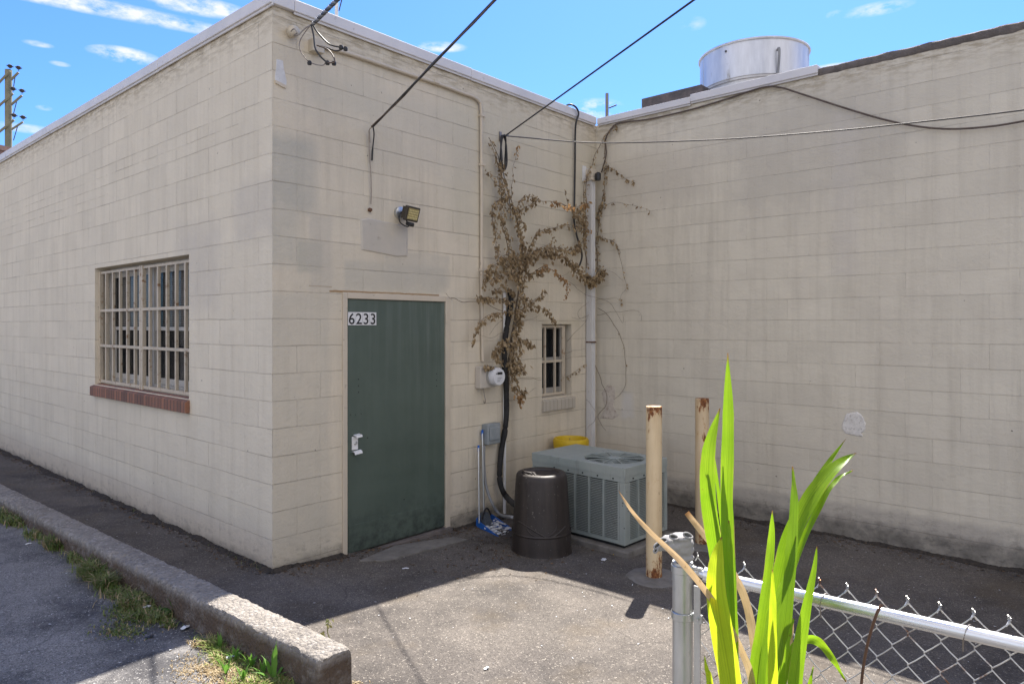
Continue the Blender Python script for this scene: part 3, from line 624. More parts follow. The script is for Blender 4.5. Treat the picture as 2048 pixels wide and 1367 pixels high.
for (px, py) in ((892, 637), (892, 822), (892, 1006)):
    c = on_door(px, py); h2 = MB(); h2.tube([c+Vector((-.008, -.014, -.045)), c+Vector((-.008, -.014, .045))], .007, 10); h2.box((c.x-.008, -.0145, c.z-.045), (c.x+.018, -.0125, c.z+.045)); h2.build('hinge', 'trim', door, smooth=True)
hc = on_door(709, 886); hp = MB(); hp.box((hc.x-.028, -.006, hc.z-.05), (hc.x+.030, .0, hc.z+.055)); han = hp.build('handle', 'white', door, bevel=.002)
for (zz, tilt) in ((.068, -1), (-.062, 1)):
    q = MB()
    pts = [(-.0, zz), (-.02, zz+.004*tilt), (-.040, zz-.004), (-.046, zz-.018*1)]
    for k in range(len(pts)-1):
        a, b = pts[k], pts[k+1]; x0, x1 = hc.x-.028+.016*(zz > 0), hc.x+.045
        A = [Vector((x0, a[0], a[1]+hc.z)), Vector((x1, a[0], a[1]+hc.z+.006)), Vector((x1, b[0], b[1]+hc.z+.006)), Vector((x0, b[0], b[1]+hc.z))]
        B = [p+Vector((0, .0, -.004)) for p in A]
        q.add(A+B, [(0, 1, 2, 3), (7, 6, 5, 4), (0, 4, 5, 1), (1, 5, 6, 2), (2, 6, 7, 3), (3, 7, 4, 0)])
    q.build('bracket', 'white', han)
q = MB(); q.lathe((hc.x+.004, -.006, hc.z+.002), [(.014, 0), (.014, .006), (.009, .010), (.009, .004), (.0, .004)], 20, 'Y'); q.build('lock_cylinder', 'galv', han, smooth=True)
ho = MB()
for (px, py) in [(717, 758), (717, 771), (717, 784), (873, 747), (873, 759.5), (873, 771.5), (735, 875), (808, 998), (768, 1060)]:
    c = on_door(px, py); ho = MB(); ho.disc((c.x, -.001, c.z), .0055, 12, 'Y'); ho.build('bolt_hole', 'digit', door)
for (px, py) in [(701, 829), (711, 829), (722, 827)]:
    c = on_door(px, py); ho = MB(); ho.disc((c.x, -.001, c.z), .004, 12, 'Y'); ho.build('bolt_hole', 'digit', door)
# house number
hn = on_door(695, 650); hn2 = on_door(752, 625); hn0 = on_door(752, 650)
num = thing('house_number_sign', (hn.x, -.002, hn.z), 'house number 6233 in black on four white squares stuck on green door', 'house number')
w = (hn2.x-hn.x)/4; hh = (on_door(723, 624).z-on_door(723, 650).z)
for i, ch in enumerate('6233'):
    tl = MB(); x0 = hn.x+.002+i*w; tl.box((x0+.0012, -.0035, hn.z), (x0+w-.0012, -.001, hn.z+hh)); tile = tl.build('number_tile', 'white', num)
    cu = bpy.data.curves.new('digit', 'FONT'); cu.body = ch; cu.size = hh*1.18; cu.align_x = 'CENTER'; cu.extrude = .0004; cu.offset = .0012
    tmp = bpy.data.objects.new('tmp', cu); scene.collection.objects.link(tmp); dg = bpy.context.evaluated_depsgraph_get(); dg.update()
    me = bpy.data.meshes.new_from_object(tmp.evaluated_get(dg)); bpy.data.objects.remove(tmp)
    me.name = 'digit'; me.materials.clear(); me.materials.append(M['digit'])
    o = bpy.data.objects.new('digit', me); scene.collection.objects.link(o); o.parent = tile
    o.rotation_euler = (math.pi/2, 0, 0); o.location = Vector((x0+w/2, -.0042, hn.z+hh*.085)) - parent_loc(tile)
# repainted panel, peeled patch and plaster patches on the walls
def wall_blob(name, pts, fn, th, mat, parent, label=None, segs=5, amp=.006):
    P = [fn(px, py) for px, py in pts]; ring = []
    for i in range(len(P)):
        a, b = P[i], P[(i+1) % len(P)]
        for k in range(segs):
            p = a.lerp(b, k/segs); ring.append(p + noise.noise_vector(p*30)*amp)
    nrm = Vector((0, -1, 0)) if fn is on_door else Vector((-1, 0, 0))
    for p in ring:
        if fn is on_door: p.y = 0
        elif fn is on_right: p.x = XR
        else: p.x = 0
    m = MB(); n = len(ring); c = sum(ring, Vector())/n
    inner = [c+(p-c)*.93+nrm*th for p in ring]; outer = [p+nrm*.0005 for p in ring]
    m.add(outer+inner, [(i, (i+1) % n, n+(i+1) % n, n+i) for i in range(n)]+[tuple(range(n, 2*n))]); return m.build(name, mat, parent, label=label)
wall_blob('cover_panel', [(720, 438), (735, 436), (815, 452), (815, 513), (795, 514), (722, 500)], on_door, .008, 'plate', bldA, 'repainted panel above the green door', 7, .004)
wall_blob('peeled_patch', [(552, 118), (566, 122), (568, 140), (573, 162), (573, 172), (550, 166)], on_door, .003, 'peel', bldA, 'bare white patch where paint peeled', 5, .006)
wall_blob('peeled_patch', [(549, 160), (573, 172), (570, 178), (550, 167)], on_door, .012, M['trim'], bldA, None, 4, .003)
bldB = thing('block_building', (XR, 0, 0), 'greyish tan block building with a plain windowless wall, on the right', 'building')
mb = MB()
wall_grid(mb, (XR, 0, 0), (0, -1, 0), [0, 13], [-.4, ZT], [])
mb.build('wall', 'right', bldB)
mb = MB(); mb.box((XR+.16, -13, ZT-.12), (14, 13.9, ZT-.02)); mb.build('roof', 'concrete_dark', bldB)
mb = MB(); mb.box((XR, -13.05, -.4), (14, -13.0, ZT)); mb.box((14, -13, -.4), (14.05, 14, ZT)); mb.box((XR+.2, 13.95, -.4), (14, 14, ZT)); mb.build('wall', 'trim', bldB)
y1 = YRr(1383); y2 = on_right(1637, 150).y
coping(bldB, [(y1+.002, -.037, ZT, .07), (y2, y1, ZT+.014, .078)], 'R')
m = MB(); yy = fr(y2-.002, -13, 260)
for y in yy:
    for (a, b) in ((0, -.01), (-.012, .01), (-.012, .05), (.0, .062), (.2, .062)):
        p = Vector((XR+a, y, ZT+b)); p += noise.noise_vector(p*11)*.010; m.v.append(p)
m.f = [(j*5+i, j*5+i+1, (j+1)*5+i+1, (j+1)*5+i) for j in range(len(yy)-1) for i in range(4)] + [(0, 1, 2, 3, 4)]
m.build('parapet_cap', 'concrete_dark', bldB, smooth=True, label='bare dark masonry cap')
circ = [(1708+24*math.cos(a)*(1+.08*math.sin(3*a)), 847+24*math.sin(a)*(1+.06*math.cos(5*a))) for a in [k*math.pi/7 for k in range(14)]] 
circ[3] = (1726, 873)
wall_blob('plaster_patch', circ, on_right, .006, 'plaster', bldB, 'round pale plaster patch', 4, .006)
wall_blob('plaster_patch', [(1203, 786), (1214, 770), (1228, 772), (1231, 790), (1226, 812), (1238, 830), (1225, 838), (1200, 836), (1210, 815)], on_right, .003, simple('patch_plaster_dull', (.60, .54, .455), (.50, .43, .36), 14, .9, dirt=((.36, .29, .23), 22, .53), bs=.8, bscale=60, bd=.006), bldB, 'tall ragged plaster patch near the corner', 4, .01)
for (px, py, r_) in [(1440/2.16+1100, 296/2.16, .02), (1715, 785, .012), (1238, 860, .018), (1452, 875, .014)]:
    pass

# ------------------------------------------------------------------ roof things
cen = Vector((5.456, -1.24, 0)); cy = CAM+fw*8.3+rt*(.345*8.3); cen = Vector((cy.x, cy.y, 0)); rad = .61
fan = thing('exhaust_fan', (cen.x, cen.y, 4.05), 'round shiny aluminium exhaust fan housing on the roof of the right building', 'roof fan')
zt = 4.93; m = MB(); m.lathe(cen, [(rad*.80, 4.05), (rad*.84, 4.2), (rad*.93, 4.38), (rad*.985, 4.49), (rad, 4.52), (rad+.006, 4.53), (rad+.006, 4.545), (rad, 4.55), (rad+.002, zt), (rad-.004, zt), (rad-.02, 4.5), (rad*.8, 4.2)], 96)
m.build('housing', 'alu', fan, smooth=True)
m = MB(); m.tube([cen+Vector((math.cos(a)*(rad+.006), math.sin(a)*(rad+.006), zt)) for a in [k*2*math.pi/96 for k in range(97)]], .015, 8, False); m.build('rim', M['alu'], fan, smooth=True)
aw = math.atan2(CAM.y-cen.y, CAM.x-cen.x)
m = MB()
for z in (4.50, 4.53): m.tube([cen+Vector((math.cos(a)*(rad+.004), math.sin(a)*(rad+.004), z)) for a in [k*2*math.pi/96 for k in range(97)]], .004, 5, False)
m.build('band', simple('band_dark', (.22, .21, .20), (.32, .31, .30), 12, .6), fan, smooth=True)
for da in (-1.15, .18):
    m = MB(); N_ = aw_ = math.atan2(CAM.y-cen.y, CAM.x-cen.x)+da
    a0_ = [cen+Vector((math.cos(aw_+d_)*(rad+o_), math.sin(aw_+d_)*(rad+o_), z)) for z in (4.55, zt-.01) for d_, o_ in ((-.012, .0), (-.012, .004), (.012, .004), (.012, 0))]
    m.add(a0_, [(0, 1, 5, 4), (1, 2, 6, 5), (2, 3, 7, 6)]); m.build('seam', 'alu', fan)
hp = lambda da, z, r=0.0: cen+Vector((math.cos(aw+da)*(rad+.02+r), math.sin(aw+da)*(rad+.02+r), z))
m = MB(); m.tube(spline([hp(.42, 4.79, -.02), hp(.42, 4.79, .025), hp(.425, 4.70, .02), hp(.42, 4.55, .0), hp(.38, 4.40, .03), hp(.33, 4.2, .1)], 6), .0135, 8); m.build('conduit', 'conduit', fan, smooth=True)
m = MB(); m.lathe(hp(-.5, 4.84, -.02), [(0, .02), (.012, .02), (.012, 0)], 10); m.build('bolt', 'digit', fan)
cb = on_right(1403, 169); 
duct = MB(); Xd = 4.5
def at_x(px, py, X):
    r = ray(px, py); t = (X-CAM.x)/r.x; return CAM+r*t
c1 = at_x(1403, 169, Xd); c2 = at_x(1283, 197, Xd)
duct.box((Xd, c1.y, 4.0), (Xd+.75, c2.y, (c1.z+c2.z)/2)); duct.build('roof_curb', simple('curb_dark', (.055, .05, .052), (.10, .085, .085), 9, .85, bs=.5), bevel=.006, label='low dark grey box curb standing on the roof beside the round fan', cat='roof curb')
# mast behind the coping of the left building
mp = at_depth(673, 30, 7.2)
mast = thing('antenna_mast', (mp.x, mp.y, 4.0), 'thin white mast with a wire standing on the roof behind the left coping', 'mast')
m = MB(); m.tube([(mp.x, mp.y, 3.95), (mp.x, mp.y, 6.4)], .017, 10); m.build('pole', 'white', mast, smooth=True)
m = MB(); a = at_depth(678, 22, 7.2); b = at_depth(686, -10, 7.2); m.tube([a, b, b+(b-a)*8], .006, 6); m.build('wire', 'wire', mast)

# far utility poles
def far_pole(px, topy, D, dia, name, label):
    p = at_depth(px, HY, D); top = CAM.z + (HY-topy)/F*D
    return thing(name, (p.x, p.y, -.5), label, 'utility pole'), p, top
D = 34
up1, p, top = far_pole(17, 140, D, .3, 'utility_pole', 'wooden utility pole with stacked crossarms and dark insulators at far left')
m = MB(); m.tube([(p.x, p.y, -.5), (p.x, p.y, top)], .15, 12); m.build('pole', 'wood', up1, smooth=True)
for (x0, y0, x1, y1) in [(-25, 190, 20, 142), (22, 160, 37, 145), (-25, 232, 26, 187), (22, 210, 44, 191), (-25, 283, 28, 240), (23, 259, 46, 244)]:
    a = at_depth(x0, y0, D-.2); b = at_depth(x1, y1, D-.2); m = MB(); m.tube([a, b], .055, 6); arm = m.build('crossarm', 'wood', up1)
    q = MB()
    for dx, dy in ((0, -9),):
        c = at_depth(x1, y1+dy, D-.2); q.tube([c+Vector((0, 0, -.17)), c+Vector((0, 0, -.06))], .012, 5); q.lathe(c, [(0, -.07), (.06, -.07), (.12, .0), (.07, .02), (.1, .06), (.03, .1), (0, .1)], 10)
        q.tube([c+rt*-.16+up*.05, c+rt*.16+up*-.02], .028, 5)
    q.build('insulator', 'bird', arm)
    if x0 > 0:
        q = MB(); q.tube([at_depth((x0+x1)/2+1, (y0+y1)/2, D-.1), at_depth(x0+4, y0+22, D-.1)], .02, 5); q.build('brace', 'bird', arm)
up2, p, top = far_pole(1214, 187, 60, .3, 'utility_pole', 'thin grey utility pole with one short arm beyond the inner roof corner')
m = MB(); m.tube([(p.x, p.y, -.5), (p.x, p.y, top)], .14, 10); m.build('pole', simple('pole_grey', (.17, .16, .16), (.24, .23, .22), 3, .9), up2, smooth=True)
m = MB(); m.tube([at_depth(1218, 216, 60), at_depth(1233, 210, 60)], .06, 6); m.build('crossarm', 'bird', up2)
# brick building far left
a = at_depth(-40, 293, 22); b = at_depth(24, 300, 26); zt2 = CAM.z+(HY-292)/F*21
fb = thing('brick_building', (a.x, a.y, 0), 'brown brick building with tan roof edge just past the end of the left building', 'building')
c1_ = at_depth(-260, 0, 19.0); c2_ = at_depth(25, 0, 22.5); dirv = (c2_-c1_); dirv.z = 0; Lw = dirv.length; dirv = dirv.normalized(); back = Vector((-dirv.y, dirv.x, 0))*6
if back.dot(fw) < 0: back = -back
def quadbox(mbx, z0, z1, o=0.0):
    A = [c1_-dirv*o-back.normalized()*o, c2_+dirv*o-back.normalized()*o, c2_+dirv*o+back, c1_-dirv*o+back]
    lo = [Vector((p.x, p.y, z0)) for p in A]; hi = [Vector((p.x, p.y, z1)) for p in A]
    uvw = [[(0, z0), (Lw, z0), (Lw, z1), (0, z1)], [(0, z0), (6, z0), (6, z1), (0, z1)]]
    mbx.add(lo+hi, [(0, 1, 5, 4), (1, 2, 6, 5), (2, 3, 7, 6), (3, 0, 4, 7), (4, 5, 6, 7)], [uvw[0], uvw[1], uvw[0], uvw[1], [(0, 0), (1, 0), (1, 1), (0, 1)]])
ztop = CAM.z+(HY-296)/F*22.5
m = MB(); quadbox(m, -.5, ztop-.16); m.build('wall', 'farbrick', fb)
m = MB(); quadbox(m, ztop-.16, ztop, .06); m.build('roof_edge', simple('far_trim', (.30, .17, .13), (.35, .22, .17), 4, .8), fb)

# ------------------------------------------------------------------ conduit, wires, wall equipment
def poly(fn, pts, off, k=6): return spline([fn(x, y, off) for x, y in pts], k)
cp = [on_door(x, y, .022) for x, y in [(640, 92), (700, 108), (800, 142), (880, 169), (925, 186), (945, 193), (957, 202), (962, 218), (962.5, 300), (963, 400), (963, 560), (965, 700), (966, 722)]]
cond = thing('wall_conduit', on_door(962, 400), 'painted conduit running along the wall top and bending down to the electric meter', 'conduit')
m = MB(); m.tube(spline(cp, 6), .0155, 12); m.build('pipe', 'trim', cond, smooth=True)
for (x, y) in [(962.5, 232), (962.5, 330), (963, 540), (870, 165)]:
    c = on_door(x, y, .012); m = MB(); m.box((c.x-.03, -.042, c.z-.012), (c.x+.03, .0, c.z+.012)); m.build('strap', 'trim', cond, bevel=.003)
mc = on_door(640, 92, 0); m = MB(); m.box((on_door(617, 90).x, -.06, on_door(617, 104).z), (on_door(640, 90).x, 0, on_door(620, 80).z)); m.build('junction_box', M['ceramic'], cond, bevel=.004)

met = thing('electric_meter', on_door(975, 753), 'round glass electric meter on beige box beside the green door', 'electric meter')
a = on_door(950, 776); b = on_door(975, 731); m = MB(); m.box((a.x, -.075, a.z), (b.x+.03, 0, b.z)); m.build('enclosure', 'beige', met, bevel=.006)
mc = Vector((b.x-.035+.03, -.075, (a.z+b.z)/2+.005))
m = MB(); m.lathe(mc, [(.092, -.01), (.095, .01), (.095, .028), (.086, .03)], 40, 'Y'); m.build('ring', 'galv', met, smooth=True)
m = MB(); m.lathe(mc, [(.086, .02), (.084, .07), (.078, .085), (.0, .088)], 40, 'Y'); face = m.build('dial', 'dial', met, smooth=True)
m = MB(); m.box((mc.x-.028, mc.y-.092, mc.z+.022), (mc.x+.034, mc.y-.087, mc.z+.044)); m.box((mc.x-.045, mc.y-.091, mc.z+.026), (mc.x-.036, mc.y-.086, mc.z+.036)); m.build('display', 'digit', face)
m = MB()
for k in range(3): m.box((mc.x-.03, mc.y-.090, mc.z-.012-.016*k), (mc.x+.03-.014*k, mc.y-.086, mc.z-.008-.016*k))
m.build('print_lines', 'conduit', face)
m = MB(); h0 = on_door(966, 776, .03); m.tube(spline([h0, h0+Vector((.01, -.01, -.07)), h0+Vector((.012, -.02, -.12)), h0+Vector((-.01, -.03, -.14)), h0+Vector((-.02, -.03, -.115))], 6), .0045, 6); m.build('ground_hook', 'steelwire', met, smooth=True)

db_ = thing('disconnect_box', on_door(977, 865), 'weathered grey electrical disconnect box above the blue dustpan', 'electrical box')
a = on_door(963, 888); b = on_door(990, 843); m = MB()
m.box((a.x, -.085, a.z), (b.x-.01, 0, b.z)); m.build('enclosure', 'greybox', db_, bevel=.01)
m = MB(); m.box((a.x+.02, -.10, a.z+.04), (b.x-.03, -.085, b.z-.03)); m.build('cover', 'greybox', db_, bevel=.008)
m = MB(); p0 = on_door(968, 890, .04)
cpts = [p0] + [on_door(968, 930, .045), on_door(972, 970, .07), on_door(984, 1005, .14), on_door(1000, 1028, .22)] + [at_depth(1024, 1038, 5.85)+Vector((0, 0, .02)), at_depth(1060, 1038, 6.1)]
m.tube(spline(cpts, 6), .014, 10); m.build('conduit', 'conduit', db_, smooth=True)

# flood light
fl0 = on_door(806, 431, 0)
fl = thing('flood_light', fl0, 'dark rectangular LED flood light with motion sensor above the green door', 'flood light')
m = MB(); c = on_door(797, 426, 0); m.lathe(c, [(.05, 0), (.05, .03), (.04, .035), (0, .035)], 24, 'Y'); m.build('junction_box', 'galv', fl, smooth=True)
hc = at_depth(824, 428, (on_door(820, 428)-CAM).dot(fw)-.17)
nrm = Vector((.22, -.95, -.28)).normalized(); ux = Vector((0, 0, 1)).cross(nrm).normalized(); ux = -ux if ux.x < 0 else ux; uz = nrm.cross(ux); uz = -uz if uz.z < 0 else uz
R3 = Matrix((ux, nrm, uz)).transposed().to_4x4(); TM = Matrix.Translation(hc) @ R3
m = MB(); m.box((-.088, -.02, -.062), (.088, .012, .062), TM); m.build('case', 'ledcase', fl, bevel=.008)
m = MB(); m.box((-.070, .0121, -.046), (.070, .0141, .046), TM); fc = m.build('lens', 'ledglass', fl)
m = MB()
for i in range(6):
    for j in range(4): m.box((-.058+i*.021, .0142, -.036+j*.02), (-.046+i*.021, .0162, -.026+j*.02), TM)
m.build('led_array', 'led', fc)
m = MB()
for i in range(9): m.box((-.08+i*.02, -.045, -.05), (-.075+i*.02, -.02, .05), TM)
m.build('heat_sink', 'ledcase', fl)
m = MB(); m.tube([c+Vector((0, -.03, 0)), c+Vector((.02, -.09, -.0)), TM @ Vector((-.06, -.03, 0))], .011, 8); m.build('bracket', 'black', fl, smooth=True)
m = MB(); m.tube(spline([c+Vector((-.02, -.03, -.02)), c+Vector((-.03, -.06, -.09)), c+Vector((.03, -.09, -.12)), TM @ Vector((-.03, -.02, -.06))], 6), .005, 6); m.build('cord', 'black', fl, smooth=True)
sc_ = TM @ Vector((-.005, .0, -.085)); m = MB(); m.box((-.032, -.02, -.017), (.032, .035, .017), Matrix.Translation(sc_) @ R3); m.build('sensor', 'black', fl, bevel=.012)

# downspout
dsx0 = on_door(1172, 600).x; dx = XR-.012
ds = thing('downspout', on_door(1181, 890), 'white metal downspout standing in the inner corner of the two walls', 'downspout')
zt_ = on_door(1181, 365).z; zb = -.12; x0 = on_door(1172.5, 600, .012).x; x1 = on_door(1190.5, 600, .075).x
m = MB(); nn_ = [0, .18, .24, .40, .46, .56, .62, .78, .84, 1]; yd = [-.075, -.075, -.067, -.067, -.075, -.075, -.067, -.067, -.075, -.075]
prof = [(x0+(x1-x0)*a, y) for a, y in zip(nn_, yd)] + [(x1, -.012), (x0, -.012)]
zz = fr(zb, zt_, 30); n = len(prof)
for z in zz:
    dent = .006*noise.noise(Vector((0, 3, z*2)))
    for (x, y) in prof: m.v.append(Vector((x+dent, y+dent*.5, z)))
m.f = [(j*n+i, j*n+(i+1) % n, (j+1)*n+(i+1) % n, (j+1)*n+i) for j in range(30) for i in range(n)] + [tuple(range(n))[::-1], tuple(30*n+i for i in range(n))]
m.build('pipe', 'spout', ds, smooth=True)
m = MB(); m.box((x0-.012, -.10, zt_), (x1+.015, -.008, zt_+.035)); m.box((x0-.01, -.095, zt_+.036), (x1+.012, -.004, zt_+.13)); m.build('collector_head', 'trim', ds, bevel=.006)
a = on_door(1164, 331); b = on_door(1186, 368); m = MB(); m.box((a.x, -.012, b.z), (x0+.0, -.002, a.z)); m.box((x0, -.012, zt_+.14), (x1-.03, -.002, a.z-.02)); m.build('flashing', 'white', ds)
c = on_door(1181, 684, .08); m = MB(); m.box((x0-.004, -.088, c.z-.008), (x1+.004, -.01, c.z+.008)); m.build('strap', 'rustrod', ds, bevel=.002, label='rusty strap')
m = MB(); c = at_depth(1196, 353, (on_door(1188, 353)-CAM).dot(fw)-.18); m.lathe(c, [(0, -.045), (.028, -.045), (.034, -.02), (.034, .03), (.02, .045), (0, .048)], 16); m.build('cable_splice_case', 'black', smooth=True, label='small glossy black splice case hanging at the top of the downspout', cat='splice case')

# cables
def cable(name, pts, r, mat, label, k=10, jit=0, n=8, cat='cable', group=None):
    if name == 'overhead_cable': group = 'overhead cables tied to the short wall'
    P = spline(pts, k)
    if jit: P = jitter(P, jit, 5)
    m = MB(); m.tube(P, r, n); return m.build(name, mat, smooth=True, label=label, cat=cat, group=group)
def beyond(a, b, k): return a+(b-a)*k
def sag(a, b, s, n=14): return [a.lerp(b, i/n)-up*(4*s*(i/n)*(1-i/n)) for i in range(n+1)]
# service drop with splices
so = on_door(626, 48, .22)
sd_t = thing('service_drop', so, 'twisted grey service cable with black spliced loops at the wall corner top', 'service cable')
far = at_depth(676, -2, 4.35); m = MB()
axis = (far-so); L0 = axis.length; axis.normalize(); a1 = axis.orthogonal().normalized(); b1 = axis.cross(a1)
for s_ in (0, 1, 2):
    pts = []
    for i in range(260):
        q = i/259*L0*9; ph = q*48+s_*2.094; pts.append(so+axis*q+(a1*math.cos(ph)+b1*math.sin(ph))*.0085)
    m2 = MB(); m2.tube(pts, .0078, 6); m2.build('conductor', simple('cable_grey', (.06, .062, .066), (.10, .10, .105), 12, .5) if s_ == 0 else M['wire'] if s_ == 1 else M['conduit'], sd_t, smooth=True)
dS = (so-CAM).dot(fw)
def lp(pts, r, mat, nm, dd=0):
    P = [at_depth(x, y, dS+o) for x, y, o in pts]; q = MB(); q.tube(spline(P, 7), r, 7); return q.build(nm, mat, sd_t, smooth=True)
lp([(622, 50, 0), (627, 70, -.02), (630, 95, -.05), (640, 112, -.05), (655, 126, -.03)], .0062, 'wire', 'loop')
lp([(625, 50, 0), (636, 66, .02), (655, 86, .02), (668, 92, .02), (684, 95, .02)], .0062, 'wire', 'loop')
lp([(634, 91, .1), (655, 96, .05), (672, 102, .04), (684, 99, .02)], .0055, 'wire', 'loop')
lp([(634, 91, .1), (655, 99, .02), (666, 112, 0), (669, 124, -.02), (655, 126, -.03)], .0055, 'wirebrown', 'loop')
lp([(622, 50, 0), (612, 62, 0), (600, 82, 0), (600, 100, 0), (612, 118, 0), (625, 127, 0), (645, 131, 0), (652, 124, 0)], .0038, 'steelwire', 'loop')
for (x, y) in [(655, 126), (668, 127), (682, 95), (691, 98), (619, 126)]:
    c = at_depth(x, y, dS); q = MB(); q.lathe(c, [(0, -.016), (.014, -.013), (.017, 0), (.012, .014), (0, .017)], 10); q.build('connector', 'black', sd_t, smooth=True)
c = on_door(581, 66, 0); ins = thing('wall_insulator', c, 'round cream ceramic insulator with iron hook near the top of the corner', 'insulator')
q = MB(); q.lathe(c, [(.035, 0), (.042, .02), (.042, .05), (.034, .068), (.02, .075), (0, .075)], 24, 'Y'); q.build('knob', 'ceramic', ins, smooth=True)
q = MB(); q.tube(spline([at_depth(582, 63, dS), at_depth(588, 58, dS-.03), at_depth(594, 66, dS-.03), at_depth(588, 71, dS), at_depth(597, 70, dS), at_depth(604, 63, dS), at_depth(612, 56, dS), at_depth(622, 50, dS)], 6), .0045, 6); q.build('hook', 'steelwire', ins, smooth=True)
# second drop
A = on_door(746, 253, .09); B = at_depth(990, 0, 3.9); E = beyond(A, B, 3.2)
c2_t = thing('overhead_cable', A, 'pair of black overhead cables tied to the wall above the green door', 'cable', 'overhead cables tied to the short wall')
q = MB(); q.tube([A, E], .0085, 8); q.build('conductor', 'wire', c2_t, smooth=True)
q = MB(); P = [A.lerp(E, i/40)+Vector((0, 0, -.02))*math.sin(i*.7)*min(1, i/6)+rt*-.012*math.cos(i*.55) for i in range(41)]; q.tube(P, .0055, 7); q.build('conductor', 'wirebrown', c2_t, smooth=True)
q = MB(); q.tube(spline([A, on_door(748, 270, .05), on_door(745, 300, .03), on_door(744, 321, .025)], 6), [.0055]*12+[.008]*7, 7); q.build('cut_end', 'black', c2_t, smooth=True)
q = MB(); q.tube(jitter(spline([A+Vector((0, .0, 0)), on_door(738, 262, .04), on_door(740, 285, .03), on_door(738, 262, .03), on_door(739, 320, .02), on_door(743, 380, .02), on_door(742, 408, .02)], 6), .006), .0045, 6); q.build('tie_wire', simple('old_wire', (.25, .21, .17), (.33, .28, .23), 20, .8), c2_t, smooth=True)
q = MB(); q.lathe(on_door(738, 420, 0), [(.014, 0), (.018, .015), (.012, .03), (0, .034)], 12, 'Y'); q.build('anchor', 'rustrod', c2_t, smooth=True)
# third and fourth lines
A = on_door(1010, 272, .10); B = at_depth(1388, 0, 4.0)
cable('overhead_cable', [A, A.lerp(beyond(A, B, 3), .5), beyond(A, B, 3)], .0065, 'wire', 'black overhead cable rising from the hook above the vine to the sky', cat='cable')
cable('overhead_cable', [on_door(1012, 272, .1), on_door(1190, 285.5, .35), on_right(1420, 280, .45), on_right(1650, 263.5, .50), on_right(1850, 243, .55), on_right(2048, 220, .60), on_right(2350, 178, .7)], .0062, simple('cable_sheen', (.06, .052, .045), (.10, .09, .08), 12, .3), 'long sagging cable crossing in front of the plain right wall', cat='cable', k=12)
hk = thing('cable_hook', on_door(1003, 272), 'coil of black cable hanging from a steel hook above the dried vine', 'cable coil')
q = MB(); a = on_door(999, 272); q.box((a.x-.01, -.012, a.z-.05), (a.x+.02, 0, a.z+.04)); q.tube([a+Vector((.005, 0, 0)), a+Vector((.03, -.09, .0)), A], .006, 6); q.build('bracket', 'steelwire', hk)
q = MB(); cc = on_door(1007, 306, .08); pts = []
for i in range(73):
    th = i/72*2*math.pi*3; pts.append(cc+Vector((math.sin(th)*(.040+.004*math.sin(i)), -.012*math.cos(i*.4), math.cos(th)*.172)))
q.tube(pts, .008, 7); q.build('coil', 'black', hk, smooth=True)
q = MB(); q.tube(spline([on_door(1003, 330, .05), on_door(1010, 360, .04), on_door(1018, 395, .04), on_door(1022, 440, .03)], 6), .0065, 7); q.build('tail', 'conduit', hk, smooth=True)
# black cable over the coping
zc = ZT+.10
P = [on_door(1128, 212, -.12), on_door(1133, 209.5, -.02), on_door(1143, 209.5, .045), on_door(1153, 216, .06), on_door(1157, 228, .06), on_door(1152, 246, .05), on_door(1150.5, 270, .03), on_door(1150, 330, .025), on_door(1149, 400, .025), on_door(1148, 440, .03), on_door(1152, 465, .04), on_door(1159, 490, .06), on_door(1164, 510, .07), on_door(1160, 528, .06), on_door(1155, 533, .04)]
P[0].z = P[1].z = ZT+.1+.01; P[2].z = max(P[2].z, ZT+.105)
cable('black_cable', P, .0105, 'black', 'thick black cable looping over the coping and down beside the downspout', 8, n=10)
# cable on right wall
P = [on_right(1203, 345, .04), on_right(1212, 310, .03), on_right(1211, 280, .03), on_right(1222, 258, .03), on_right(1240, 246, .02), on_right(1300, 238, .02), on_right(1383, 219, .02), on_right(1460, 196, .02), on_right(1525, 175, .03), on_right(1560, 175, .035), on_right(1600, 187, .035), on_right(1680, 213, .035), on_right(1760, 237, .035), on_right(1830, 252, .04), on_right(1900, 258, .045), on_right(1980, 253, .05), on_right(2060, 240, .05), on_right(2250, 205, .05)]
cable('wall_cable', P, .0085, 'wirebrown', 'brown cable drooping across the upper part of the plain right wall', 8)
# refrigerant line and white pipe
P = [on_door(1018, 578, .05), on_door(1022, 600, .06), on_door(1016, 640, .06), on_door(1010, 680, .055), on_door(1009, 720, .05), on_door(1012, 770, .05), on_door(1013, 820, .05), on_door(1010, 860, .05), on_door(1003, 900, .05), on_door(999, 945, .06), on_door(1003, 975, .10), on_door(1015, 995, .16), at_depth(1035, 1010, 5.9), at_depth(1075, 1018, 6.15), at_depth(1110, 1010, 6.3)]
Pp = spline(P, 10); rr = [.027+.004*noise.noise(p*13) - (.007 if int(i % 23) == 0 else 0) for i, p in enumerate(Pp)]
lt = thing('refrigerant_line', P[6], 'black insulated refrigerant line running down the wall to the air conditioner', 'pipe')
m = MB(); m.tube(Pp, rr, 12); m.build('insulation', 'foam', lt, smooth=True)
m = MB(); m.tube([on_door(1009, 585, .025), on_door(1009, 800, .025), on_door(1009, 960, .025), on_door(1009, 1026, .03)], .016, 12); m.build('drain_pipe', 'white', smooth=True, label='thin white drain pipe running straight down behind the black insulated line', cat='pipe')

# ------------------------------------------------------------------ AC unit
acb = Vector((2.264, -1.53, 0)); rot = Matrix.Translation(acb) @ Matrix.Rotation(R(-2.5), 4, 'Z'); WX, WY, Z0, Z1 = .65, 1.03, -.035, .60
ac = thing('air_conditioner', rot @ Vector((WX/2, WY/2, -.1)), 'grey green box air conditioner unit with louvred sides and round fan grille on top', 'air conditioner')
m = MB(); z_t = Z1-.004
c_ = (.035, .035)
